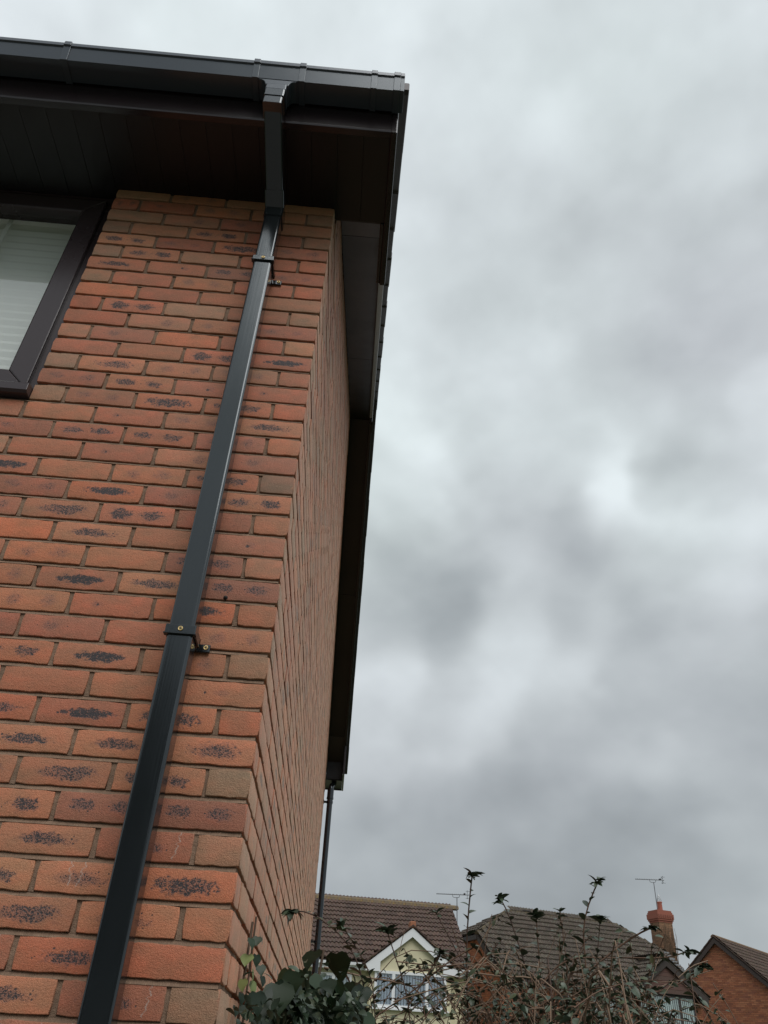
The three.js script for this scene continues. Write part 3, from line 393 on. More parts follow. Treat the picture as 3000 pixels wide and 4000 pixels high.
// plain small bricks in one panel facing +z; inside(x, y) clips it
function farBricks(x0, x1, y0, y1, inside, seed, pal) {
  const r = rng(seed), pos = [], nor = [], col = [], uv = []; const face = (q, n, c) => { for (const k of [0, 1, 2, 0, 2, 3]) { pos.push(...q[k]); nor.push(...n); col.push(...c); uv.push(q[k][0], q[k][1]); } };
  let k = 0; for (let y = y0; y < y1; y += 0.075, k++) for (let x = x0 - (k % 2) * 0.1125; x < x1; x += 0.225) {
    const a = Math.max(x, x0), b = Math.min(x + 0.215, x1), c = y, d = y + 0.065; if (b - a < 0.03 || !inside((a + b) / 2, (c + d) / 2)) continue;
    const t = pal[Math.floor(r() * pal.length)], f = 0.82 + r() * 0.36, cc = t.map((q) => q * f), z = 0.009 + r() * 0.002;
    face([[a, c, z], [b, c, z], [b, d, z], [a, d, z]], [0, 0, 1], cc); face([[a, c, 0], [b, c, 0], [b, c, z], [a, c, z]], [0, -1, 0], cc); face([[a, d, z], [b, d, z], [b, d, 0], [a, d, 0]], [0, 1, 0], cc); face([[b, c, z], [b, c, 0], [b, d, 0], [b, d, z]], [1, 0, 0], cc); face([[a, c, 0], [a, c, z], [a, d, z], [a, d, 0]], [-1, 0, 0], cc);
  }
  const g = new THREE.BufferGeometry(); g.setAttribute('position', new THREE.Float32BufferAttribute(pos, 3)); g.setAttribute('normal', new THREE.Float32BufferAttribute(nor, 3)); g.setAttribute('color', new THREE.Float32BufferAttribute(col, 3)); g.setAttribute('uv', new THREE.Float32BufferAttribute(uv, 2)); return g;
}
const PAL = [[0.43, 0.165, 0.085], [0.38, 0.14, 0.073], [0.46, 0.19, 0.1], [0.35, 0.135, 0.08]];
const PALBROWN = [[0.24, 0.135, 0.08], [0.2, 0.115, 0.07], [0.27, 0.15, 0.085]];
// a window: frame bars, panes, vertical blind blades on a dark room backing; lights = mullion positions; all in a panel facing +z
function farWindow(parent, x0, x1, y0, y1, z, fm, lights, bladeMat, fw = 0.06, gap = 0.09) {
  const w = mesh('window', box(x0 + 0.01, x1 - 0.01, y0 + 0.01, y1 - 0.01, z, z + 0.01), std([0.05, 0.055, 0.07], 0.8), parent);
  const bars = [box(x0, x1, y0, y0 + fw, z + 0.003, z + 0.085), box(x0, x1, y1 - fw, y1, z + 0.003, z + 0.085), box(x0, x0 + fw, y0 + fw, y1 - fw, z + 0.003, z + 0.084), box(x1 - fw, x1, y0 + fw, y1 - fw, z + 0.003, z + 0.084)]; for (const l of lights) bars.push(box(l - fw * 0.65, l + fw * 0.65, y0 + fw, y1 - fw, z + 0.003, z + 0.083));
  for (const b of bars) mesh('frame', b, fm, w);
  const xs = [x0 + fw, ...lights, x1 - fw]; for (let i = 0; i + 1 < xs.length; i++) mesh('pane', box(xs[i] + (i ? fw * 0.65 : 0) + 0.001, xs[i + 1] - (i + 2 < xs.length ? fw * 0.65 : 0) - 0.001, y0 + fw + 0.001, y1 - fw - 0.001, z + 0.066, z + 0.07), M.glass, w);
  if (bladeMat) { const r = rng(Math.floor(x0 * 100) + 7); for (let x = x0 + fw + 0.03; x < x1 - fw - 0.02; x += gap) { const b = mesh('blind_blade', box(-gap * 0.44, gap * 0.44, y0 + fw, y1 - fw, -0.0008, 0.0008), bladeMat, w); b.position.set(x, 0, z + 0.034); b.rotation.y = 0.38 + (r() - 0.5) * 0.2; } }
  return w;
}
function aerial(name, label, pos, turn, mast) {
  const a = thing(name, label, 'aerial', pos, turn, 'rooftop television aerials'); const m = std([0.16, 0.16, 0.17], 0.5, { metalness: 0.6 });
  mesh('mast', new THREE.CylinderGeometry(0.017, 0.017, mast, 8).translate(0, mast / 2, 0), m, a);
  mesh('clamp', tube([[-0.17, mast + 0.1, 0], [-0.17, mast + 0.02, 0], [-0.05, mast - 0.01, 0], [0.1, mast + 0.02, 0], [0.1, mast + 0.1, 0]], 0.011, 16, 6), m, a);
  mesh('boom', box(-0.85, 0.5, mast + 0.09, mast + 0.115, -0.012, 0.012), m, a);
  for (let i = 0; i < 14; i++) mesh('director', box(-0.004, 0.004, -0.004, 0.004, -0.1, 0.1).translate(-0.82 + i * 0.08, mast + 0.122, 0), m, a);
  mesh('dipole', merge([box(0.28, 0.34, mast + 0.115, mast + 0.15, -0.15, 0.15), box(0.27, 0.35, mast + 0.1, mast + 0.16, -0.04, 0.04)]), m, a);
  for (const [y, s] of [[0.24, 0.4], [0.17, 0.42], [0.04, 0.42], [-0.03, 0.4]]) mesh('reflector', box(0.42, 0.432, mast + y, mast + y + 0.014, -0.16, 0.16), m, a);
  mesh('reflector_stay', merge([box(0.415, 0.425, mast - 0.03, mast + 0.25, -0.008, 0.008), box(0.36, 0.56, mast + 0.235, mast + 0.247, -0.008, 0.008), box(0.36, 0.56, mast - 0.03, mast - 0.018, -0.008, 0.008)]), m, a);
  return a;
}
{ // cream rendered house; local x runs left from its right verge, z towards the viewer
  const h = thing('cream_house', 'cream rendered house with brown pantile roof and white gabled bay', 'house', [5.43, 0, -30.5], R(5));
  const slope = 2.45 / 3.5, W = 9.2;
  const body = mesh('wall', metric(alongX([[-0.32, 0], [-0.32, 4.62], [-3.5, 4.75 + slope * 3.18 - 0.12], [-6.68, 4.62], [-6.68, 0]], -W, -0.12)), CREAM, h);
  const roof = mesh('roof', alongX([[0.02, 4.735], [0.02, 4.76], [-3.5, 4.76 + slope * 3.52], [-7.02, 4.76], [-7.02, 4.735], [-3.5, 4.7 + slope * 3.52]], -W, 0), TILEMAT[1], h);
  const L = 3.5 * Math.hypot(1, slope);
  const inBay = (x, v) => { const s = -x, rise = v / Math.hypot(1, slope) * slope; return Math.abs(s - 2.29) < 1.55 - (rise + 0.0) / 0.745; };
  tileRoof(roof, [-6.0, 4.775, 0.06], [1, 0, 0], [0, slope, -1], 6.0, L + 0.1, TILEMAT, (u, v) => !inBay(-6.0 + u, v), 311);
  for (let x = -6.0; x < -0.05; x += 0.45) mesh('ridge_tile', alongX([[-3.68, 7.2], [-3.63, 7.31], [-3.5, 7.37], [-3.37, 7.31], [-3.32, 7.2]], x + 0.004, x + 0.446, 0.006), MOSSY, roof);
  mesh('verge_trim', alongX([[0.02, 4.70], [0.02, 4.80], [-3.5, 7.2], [-3.5, 7.09]], 0.001, 0.03), std([0.09, 0.06, 0.05], 0.9), roof);
  for (const [a, b] of [[-W, -3.92], [-0.68, 0.03]]) { const f = mesh('fascia', box(a, b, 4.5, 4.7, -0.05, -0.03), WHITE, h); mesh('gutter', alongX([[-0.03, 4.7], [-0.02, 4.62], [0.03, 4.6], [0.08, 4.62], [0.09, 4.71], [0.083, 4.71], [0.07, 4.63], [-0.01, 4.63]], a, b), WHITE, f); mesh('soffit', box(a, b, 4.49, 4.499, -0.319, -0.03), WHITE, f); }
  // gabled bay
  const bay = mesh('bay_wall', metric(poly([[-3.75, 0], [-0.83, 0], [-0.83, 4.62], [-2.29, 5.72], [-3.75, 4.62]], 0.55).translate(0, 0, -0.35)), CREAM, h);
  for (const s of [-1, 1]) {
    const c = -2.29, ap = 5.9, dx = 1.66 * s, P = [[c, ap], [c + dx, ap - 1.66 * 0.745], [c + dx, ap - 1.66 * 0.745 - 0.2], [c + dx - 0.52 * s, ap - 1.66 * 0.745 - 0.2], [c + dx - 0.52 * s, ap - 1.66 * 0.745 + 0.1], [c, ap - 0.29]];
    mesh('bargeboard', poly(s > 0 ? P.slice().reverse() : P, 0.03).translate(0, 0, 0.33), WHITE, bay);
    mesh('box_soffit', box(Math.min(c + dx, c + dx - 0.5 * s), Math.max(c + dx, c + dx - 0.5 * s), ap - 1.66 * 0.745 - 0.2, ap - 1.66 * 0.745 - 0.19, 0.0, 0.33), WHITE, bay);
    const rf = mesh('bay_roof', poly((s > 0 ? (a) => a.reverse() : (a) => a)([[c, ap + 0.02], [c + 1.74 * s, ap + 0.02 - 1.74 * 0.745], [c + 1.74 * s, ap + 0.07 - 1.74 * 0.745], [c, ap + 0.07]]), 2.2).translate(0, 0, -1.85), TILEMAT[2], bay);
    for (let i = 0; i < 7; i++) { const t0 = i * 0.25, t1 = t0 + 0.27; mesh('verge_tile', poly((s > 0 ? (a) => a.reverse() : (a) => a)([[c + t0 * s, ap + 0.055 - t0 * 0.745], [c + t1 * s, ap + 0.075 - t1 * 0.745], [c + t1 * s, ap + 0.125 - t1 * 0.745], [c + t0 * s, ap + 0.11 - t0 * 0.745]]), 0.34).translate(0, 0, 0.08), TILEMAT[i % 3], rf); }
  }
  mesh('ridge_tile', rbox(-2.4, -2.18, 5.9, 6.12, 0.0, 0.4, 0.04), std([0.34, 0.135, 0.07], 0.85), bay);
  farWindow(bay, -3.6, -1.02, 3.4, 4.5, 0.2, WHITE, [-2.92, -1.72], std([0.36, 0.4, 0.5], 0.7), 0.085, 0.1);
  mesh('sill', rbox(-3.68, -0.94, 3.33, 3.4, 0.2, 0.34, 0.01), WHITE, bay);
  farWindow(h, -5.6, -4.35, 3.4, 4.36, -0.32, WHITE, [-5.0], std([0.45, 0.5, 0.55], 0.7), 0.085, 0.1);
  const dp = mesh('downpipe', tube([[-0.02, 4.62, 0.03], [-0.05, 4.5, -0.02], [-0.16, 4.3, -0.26], [-0.16, 3.5, -0.27], [-0.16, 0.1, -0.27]], 0.035, 30, 10), WHITE, h);
}
aerial('television_aerial', 'thin grey television aerial behind the cream house gable end', [5.27, 6.1, -33.2], R(-8), 1.45);
{ // brown roofed brick house
  const th = R(18), h = thing('brown_roof_house', 'brick house with dark brown half-hipped tile roof and chimney', 'house', [6.86, 0, -32.35], th);
  const W = 9.65, half = 3.5, RY = 7.62, EY = 4.76, sl = (RY - EY) / half, hy = 6.4, th_ = (hy - EY) / sl, rl = 2.3, rr = W - 1.65;
  // walls
  const wl = mesh('wall', merge([box(0.12, W - 0.12, 0, 4.62, -6.75, -0.28)]), farMortar, h);
  const gab = [[-0.28, 4.62], [-th_, hy - 0.12], [-7 + th_, hy - 0.12], [-6.72, 4.62]];
  mesh('gable_wall', alongX([[-0.28, 4.55], ...gab.slice(1, 3), [-6.72, 4.55]], 0.122, 0.3), farMortar, h); mesh('gable_wall', alongX([[-0.28, 4.55], ...gab.slice(1, 3), [-6.72, 4.55]], W - 0.3, W - 0.122), farMortar, h);
  const fb = stuff(mesh('brickwork', farBricks(0.12, W - 0.12, 0.05, 4.55, () => true, 51, PAL).translate(0, 0, -0.28), farBrickMat, wl));
  const gb = stuff(mesh('brickwork', farBricks(-6.72, -0.28, 0.05, 6.3, (x, y) => y < Math.min(hy - 0.14, EY + sl * Math.min(-x, 7 + x) - 0.16), 52, PAL).rotateY(-Math.PI / 2).translate(0.12, 0, 0), farBrickMat, wl));
  // roof deck: front, back and the two half hips
  const V = { a: [0, EY, 0.02], b: [W, EY, 0.02], c: [W, hy, -th_], d: [rr, RY, -half], e: [rl, RY, -half], f: [0, hy, -th_], g: [0, hy, -7 + th_], h: [0, EY, -7.02], i: [W, EY, -7.02], j: [W, hy, -7 + th_] };
  const tri = (n) => { const g = new THREE.BufferGeometry(), p = []; for (let i = 1; i + 1 < n.length; i++) for (const q of [n[0], n[i], n[i + 1]]) p.push(...V[q]); g.setAttribute('position', new THREE.Float32BufferAttribute(p, 3)); g.computeVertexNormals(); return metric(g); };
  const roof = mesh('roof', mergeGeometries([tri('abcdef'), tri('fea' .length ? 'feg' : ''), tri('cjd'), tri('hgedji')]), TILEMAT2[1], h);
  const hyp = Math.hypot(1, sl);
  const onFront = (u, v) => { const y = EY + v / hyp * sl; if (y < hy) return !(u > 7.54 - 1.7 + (y - 4.7) * 1.5 && u < 7.54 + 1.7 - (y - 4.7) * 1.5); const f = (y - hy) / (RY - hy); return u > rl * f && u < W - (W - rr) * f; };
  tileRoof(roof, [0, EY + 0.015, 0.07], [1, 0, 0], [0, sl, -1], W, half * hyp + 0.1, TILEMAT2, onFront, 512, 299);
  // half hips
  const hipTiles = (left) => { const o = left ? V.g : V.c, ex = left ? [0, 0, 1] : [0, 0, -1], xt = left ? rl : rr - W, rise = RY - hy, run = Math.abs(xt), wd = 7 - 2 * th_, hp = Math.hypot(rise, run); tileRoof(roof, [o[0] - Math.sign(xt) * 0.05, o[1] + 0.01, o[2]], ex, [xt, rise, 0], wd, hp, TILEMAT2, (u, v) => { const f = v / hp * 0.5 * wd; return u > f && u < wd - f; }, left ? 77 : 78, 120); };
  hipTiles(true); hipTiles(false);
  const cap = (p, q, n) => { const P = new THREE.Vector3(...p), Q = new THREE.Vector3(...q), D = Q.clone().sub(P), len = D.length(); D.normalize(); for (let i = 0; i < n; i++) { const g = new THREE.CylinderGeometry(0.11, 0.12, len / n + 0.03, 8, 1, false); const m = mesh('ridge_tile', g, MOSSY2, roof); m.position.copy(P).addScaledVector(D, (i + 0.5) * len / n); m.quaternion.setFromUnitVectors(new THREE.Vector3(0, 1, 0), D); m.scale.set(1, 1, 1); } };
  const MOSSY2 = new THREE.MeshStandardMaterial({ map: mossTex, color: rgb(0.62, 0.66, 0.7), roughness: 0.95 });
  cap([rl, RY + 0.0, -half], [rr, RY + 0.0, -half], 13); cap([0.02, hy, -th_], [rl, RY, -half], 6); cap([W - 0.02, hy, -th_], [rr, RY, -half], 5);
  for (const [a, b] of [[3.1, 3.5], [5.0, 5.4]]) mesh('ridge_vent', rbox(a, b, RY + 0.12, RY + 0.17, -half - 0.09, -half + 0.09, 0.01), std([0.06, 0.055, 0.05], 0.9), roof);
  const brown = std([0.045, 0.033, 0.028], 0.55);
  for (const x of [0.0, W - 0.12]) mesh('bargeboard', alongX([[0.02, EY - 0.2], [0.02, EY - 0.01], [-th_, hy - 0.02], [-th_, hy - 0.24]], x, x + 0.118), brown, h);
  for (const x of [-0.03, W - 0.09]) mesh('hip_fascia', box(x, x + 0.12, hy - 0.2, hy - 0.02, -7 + th_, -th_), brown, h);
  for (const [a, b] of [[-0.05, 5.85], [9.2, W + 0.05]]) { const f = mesh('fascia', box(a, b, EY - 0.22, EY - 0.03, -0.03, -0.01), brown, h); mesh('gutter', alongX([[0, EY - 0.03], [0.01, EY - 0.11], [0.06, EY - 0.13], [0.11, EY - 0.11], [0.12, EY - 0.02], [0.11, EY - 0.02], [0.1, EY - 0.1], [0.02, EY - 0.1]], a, b), brown, f); mesh('soffit', box(a, b, EY - 0.225, EY - 0.215, -0.27, -0.012), brown, f); }
  // small gable with dark boarding
  const c = 7.54, ap = 5.9, hw = 1.78, g = 0.665;
  const gable = mesh('front_gable', poly([[c - hw + 0.05, ap - hw * g - 0.02], [c + hw - 0.05, ap - hw * g - 0.02], [c, ap - 0.05]], 0.5).translate(0, 0, -0.3), brown, h);
  for (let i = 0; i < 7; i++) { const y0 = ap - hw * g + i * 0.15, y1 = y0 + 0.143, x0 = (ap - 0.18 - y0) / g, x1 = Math.max(0.02, (ap - 0.18 - y1) / g); if (x0 < 0.08) continue; mesh('cladding_board', poly([[c - x0, y0], [c + x0, y0], [c + x1, y1], [c - x1, y1]], 0.02, 0.004).translate(0, 0, 0.205), std([0.1 + 0.012 * (i % 3), 0.058, 0.045], 0.7), gable); }
  for (const s of [-1, 1]) { const o = (a) => (s > 0 ? a.reverse() : a);
    mesh('bargeboard', poly(o([[c, ap + 0.02], [c + (hw + 0.12) * s, ap + 0.02 - (hw + 0.12) * g], [c + (hw + 0.12) * s, ap - 0.2 - (hw + 0.12) * g], [c, ap - 0.22]]), 0.03).translate(0, 0, 0.31), brown, gable);
    const rf = mesh('gable_roof', poly(o([[c, ap + 0.03], [c + (hw + 0.2) * s, ap + 0.03 - (hw + 0.2) * g], [c + (hw + 0.2) * s, ap + 0.07 - (hw + 0.2) * g], [c, ap + 0.07]]), 2.3).translate(0, 0, -1.95), TILEMAT2[1], gable);
    const hp = Math.hypot(1, g); if (s < 0) tileRoof(rf, [c - (hw + 0.2), ap + 0.08 - (hw + 0.2) * g, -1.9], [0, 0, 1], [1, g, 0], 2.25, (hw + 0.2) * hp, TILEMAT2, null, 91, 90); else tileRoof(rf, [c + hw + 0.2, ap + 0.08 - (hw + 0.2) * g, 0.35], [0, 0, -1], [-1, g, 0], 2.25, (hw + 0.2) * hp, TILEMAT2, null, 92, 90); }
  mesh('ridge_tile', new THREE.CylinderGeometry(0.11, 0.11, 2.2, 8).rotateX(Math.PI / 2).translate(c, ap + 0.08, -0.75), MOSSY2, gable);
  mesh('bay_wall', box(c - 1.28, c + 1.28, 0, 3.05, -0.28, 0.1), farMortar, h);
  farWindow(h, c - 1.38, c + 1.38, 3.05, ap - hw * g - 0.03, 0.02, brown, [c - 0.72, c + 0.62], std([0.6, 0.68, 0.66], 0.7), 0.08, 0.1);
  // small window under the eaves
  farWindow(h, 4.1, 5.3, 3.3, 4.35, -0.265, brown, [4.7], std([0.5, 0.5, 0.48], 0.7), 0.07, 0.1);
  const pale = mesh('vent_pipe', new THREE.CylinderGeometry(0.05, 0.05, 2.6, 12).translate(3.05, 3.3, -0.2), std([0.5, 0.52, 0.53], 0.5), h);
}
{ // chimney of that house: brick shaft, corbelled head, pot and cowl
  const h = scene.getObjectByName('brown_roof_house'), W = 9.65;
  const st = new THREE.Group(); st.name = 'chimney'; h.add(st); st.position.set(W + 0.42, 0.16, -2.75); st.scale.set(0.84, 1, 0.9);
  mesh('shaft', box(-0.44, 0.44, 5.2, 7.66, -0.36, 0.36), farMortar, st);
  const sh = [[0, 0.88, 0.36], [Math.PI / 2, 0.72, 0.44], [-Math.PI / 2, 0.72, 0.44]].map(([a, w, d]) => farBricks(-w / 2, w / 2, 5.2, 7.64, () => true, 61 + Math.floor(a * 3 + 9), PALBROWN).translate(0, 0, d).rotateY(a)); stuff(mesh('brickwork', mergeGeometries(sh), farBrickMat, st));
  const hd = []; for (const [y0, y1, o] of [[7.66, 7.735, 0.03], [7.735, 7.81, 0.07], [7.81, 8.03, 0.1], [8.03, 8.105, 0.06], [8.105, 8.18, 0.03]]) hd.push([y0, y1, o]);
  for (const [y0, y1, o] of hd) { mesh('corbel_course', box(-0.44 - o, 0.44 + o, y0 + 0.002, y1 - 0.002, -0.36 - o, 0.36 + o), std([0.3, 0.105, 0.07], 0.9), st); }
  for (let i = 0; i < 7; i++) mesh('dentil_brick', box(-0.5 + i * 0.15, -0.43 + i * 0.15, 7.86, 7.97, 0.461, 0.485), std([0.22, 0.08, 0.055], 0.9), st);
  mesh('pot', new THREE.LatheGeometry([[0.0, 8.18], [0.15, 8.18], [0.13, 8.24], [0.125, 8.52], [0.15, 8.54], [0.15, 8.58], [0.1, 8.58]].map((q) => new THREE.Vector2(...q)), 20).translate(0.08, 0, 0), std([0.36, 0.115, 0.075], 0.8), st);
  const cw = []; for (let i = 0; i < 8; i++) { const a = i / 8 * Math.PI * 2; cw.push(tube([[0.08 + Math.cos(a) * 0.13, 8.58, Math.sin(a) * 0.13], [0.08 + Math.cos(a) * 0.09, 8.75, Math.sin(a) * 0.09], [0.08, 8.92, 0]], 0.012, 6, 5)); } mesh('cowl', merge([...cw, new THREE.ConeGeometry(0.05, 0.1, 10).translate(0.08, 8.9, 0)]), std([0.5, 0.51, 0.52], 0.35, { metalness: 0.6 }), st);
  for (let i = 0; i < 7; i++) { const z = -2.0 + i * 0.16, y = 4.76 + 0.817 * -z; mesh('lead_flashing', rbox(W - 0.3, W - 0.02 + 0.01 * (i % 2), y + 0.05, y + 0.14, z - 0.11, z + 0.085, 0.01, 1), M.lead, h); }
  const r = rng(8), tw = []; for (let i = 0; i < 46; i++) { const x = -0.45 + r() * 0.95, z = 0.385 + r() * 0.03; let y = 5.4 + r() * 1.0; const p = [[x, y, z]]; for (let k = 0; k < 4; k++) p.push([Math.min(0.52, p[k][0] + (r() - 0.45) * 0.22), p[k][1] + 0.14 + r() * 0.3, z + r() * 0.05]); tw.push(tube(p, 0.008, 10, 4)); } stuff(mesh('dry_creeper', merge(tw), std([0.14, 0.095, 0.06], 0.9), st));
}
aerial('television_aerial', 'thin grey television aerial standing on the brick chimney', (() => { const v = new THREE.Vector3(9.65 + 0.2, 8.3, -2.6).applyAxisAngle(new THREE.Vector3(0, 1, 0), R(18)); return [v.x + 6.86, 8.3, v.z - 32.35]; })(), R(-8), 1.25);
{ // red gable house at the right edge, turned forty-five degrees
  const h = thing('gable_house', 'plain orange brick gable end with brown roof at the picture edge', 'house', [19.7, 0, -41.9], R(45));
  const hw = 3.15, AP = 7.92, EY = 5.1, sl = (AP - EY) / hw, W = 11;       // local: gable faces... ridge runs along local x
  // local x runs away along the ridge, local -z is the far left foot, +z the near right foot
  const wall = mesh('wall', alongX([[hw - 0.12, 0], [hw - 0.12, EY - 0.1], [0, AP - 0.22], [-hw + 0.12, EY - 0.1], [-hw + 0.12, 0]], 0.12, W), farMortar, h);
  stuff(mesh('brickwork', farBricks(-hw + 0.12, hw - 0.12, 0.05, 7.7, (x, y) => y < AP - 0.25 - Math.abs(x) * sl, 71, PAL.map((c) => c.map((q) => q * 0.8))).rotateY(-Math.PI / 2).translate(0.118, 0, 0), farBrickMat, wall));
  const brown = std([0.05, 0.035, 0.03], 0.6);
  for (const s of [1, -1]) {
    const P = [[0, AP + 0.0], [s * (hw + 0.25), AP - (hw + 0.25) * sl], [s * (hw + 0.25), AP + 0.05 - (hw + 0.25) * sl], [0, AP + 0.05]];
    const rf = mesh('roof', alongX(s > 0 ? P : P.slice().reverse(), -0.05, W), TILEMAT3[1], h);
    const hp = Math.hypot(1, sl); if (s > 0) tileRoof(rf, [-0.08, AP + 0.055 - (hw + 0.27) * sl, hw + 0.27], [1, 0, 0], [0, sl, -1], 7.2, (hw + 0.27) * hp, TILEMAT3, null, 201, 300);
    const B = [[0, AP - 0.02], [s * (hw + 0.22), AP - 0.02 - (hw + 0.22) * sl], [s * (hw + 0.22), AP - 0.24 - (hw + 0.22) * sl], [0, AP - 0.26]]; mesh('bargeboard', alongX(s > 0 ? B : B.slice().reverse(), -0.06, -0.03), brown, h);
    mesh('verge_soffit', alongX((s > 0 ? (a) => a : (a) => a.reverse())([[0, AP - 0.2], [s * hw, AP - 0.2 - hw * sl], [s * hw, AP - 0.18 - hw * sl], [0, AP - 0.18]]), -0.03, 0.12), brown, h);
    for (let i = 0; i < 12; i++) { const t0 = i * 0.285, t1 = t0 + 0.31; const Q = [[s * t0, AP + 0.03 - t0 * sl], [s * t1, AP + 0.05 - t1 * sl], [s * t1, AP + 0.1 - t1 * sl], [s * t0, AP + 0.085 - t0 * sl]]; mesh('verge_tile', alongX(s > 0 ? Q : Q.slice().reverse(), -0.1, 0.2), TILEMAT3[i % 3], rf); }
  }
  for (let x = -0.06; x < 8; x += 0.45) mesh('ridge_tile', alongX([[-0.15, AP + 0.02], [-0.1, AP + 0.1], [0, AP + 0.14], [0.1, AP + 0.1], [0.15, AP + 0.02]], x, x + 0.44, 0.006), new THREE.MeshStandardMaterial({ map: mossTex, color: rgb(0.95, 0.8, 0.75), roughness: 0.95 }), h);
}

// ================================================================ hedge, ivy and garden trees
function leafGeo(len, wid, fold, curl) { // pointed oval leaf from the stalk at the origin along +z, upper side +y
  const n = 5, pos = [], idx = []; for (let i = 0; i <= n; i++) { const t = i / n, w = wid * Math.pow(Math.sin(Math.PI * Math.min(0.999, 0.06 + t * 0.94)), 0.75), z = t * len, y = -curl * t * t * len; pos.push(-w, y + fold * w, z, 0, y, z, w, y + fold * w, z); if (i) { const a = (i - 1) * 3, b = i * 3; idx.push(a, b, b + 1, a, b + 1, a + 1, a + 1, b + 1, b + 2, a + 1, b + 2, a + 2); } }
  const g = new THREE.BufferGeometry(); g.setAttribute('position', new THREE.Float32BufferAttribute(pos, 3)); g.setIndex(idx); g.computeVertexNormals(); return g;
}
const leafMat = [[0.058, 0.085, 0.05], [0.075, 0.1, 0.062], [0.045, 0.068, 0.044], [0.09, 0.11, 0.055], [0.07, 0.05, 0.035]].map((c) => new THREE.MeshPhysicalMaterial({ color: rgb(...c), roughness: 0.42, transmission: 0.0, side: THREE.DoubleSide }));
const leafVar = [leafGeo(0.028, 0.0075, 0.35, 0.25), leafGeo(0.024, 0.0085, 0.25, 0.4), leafGeo(0.034, 0.008, 0.3, 0.35), leafGeo(0.02, 0.0075, 0.4, 0.15)];
const caneMat = [[0.15, 0.088, 0.058], [0.25, 0.175, 0.12], [0.09, 0.056, 0.042]].map((c) => std(c, 0.8));
function leafMatrix(p, dir, roll, s) { const z = dir.clone().normalize(), up = Math.abs(z.y) > 0.95 ? new THREE.Vector3(1, 0, 0) : new THREE.Vector3(0, 1, 0), x = new THREE.Vector3().crossVectors(up, z).normalize(), y = new THREE.Vector3().crossVectors(z, x); return new THREE.Matrix4().makeBasis(x, y, z).multiply(new THREE.Matrix4().makeRotationZ(roll)).scale(new THREE.Vector3(s, s, s)).setPosition(p); }
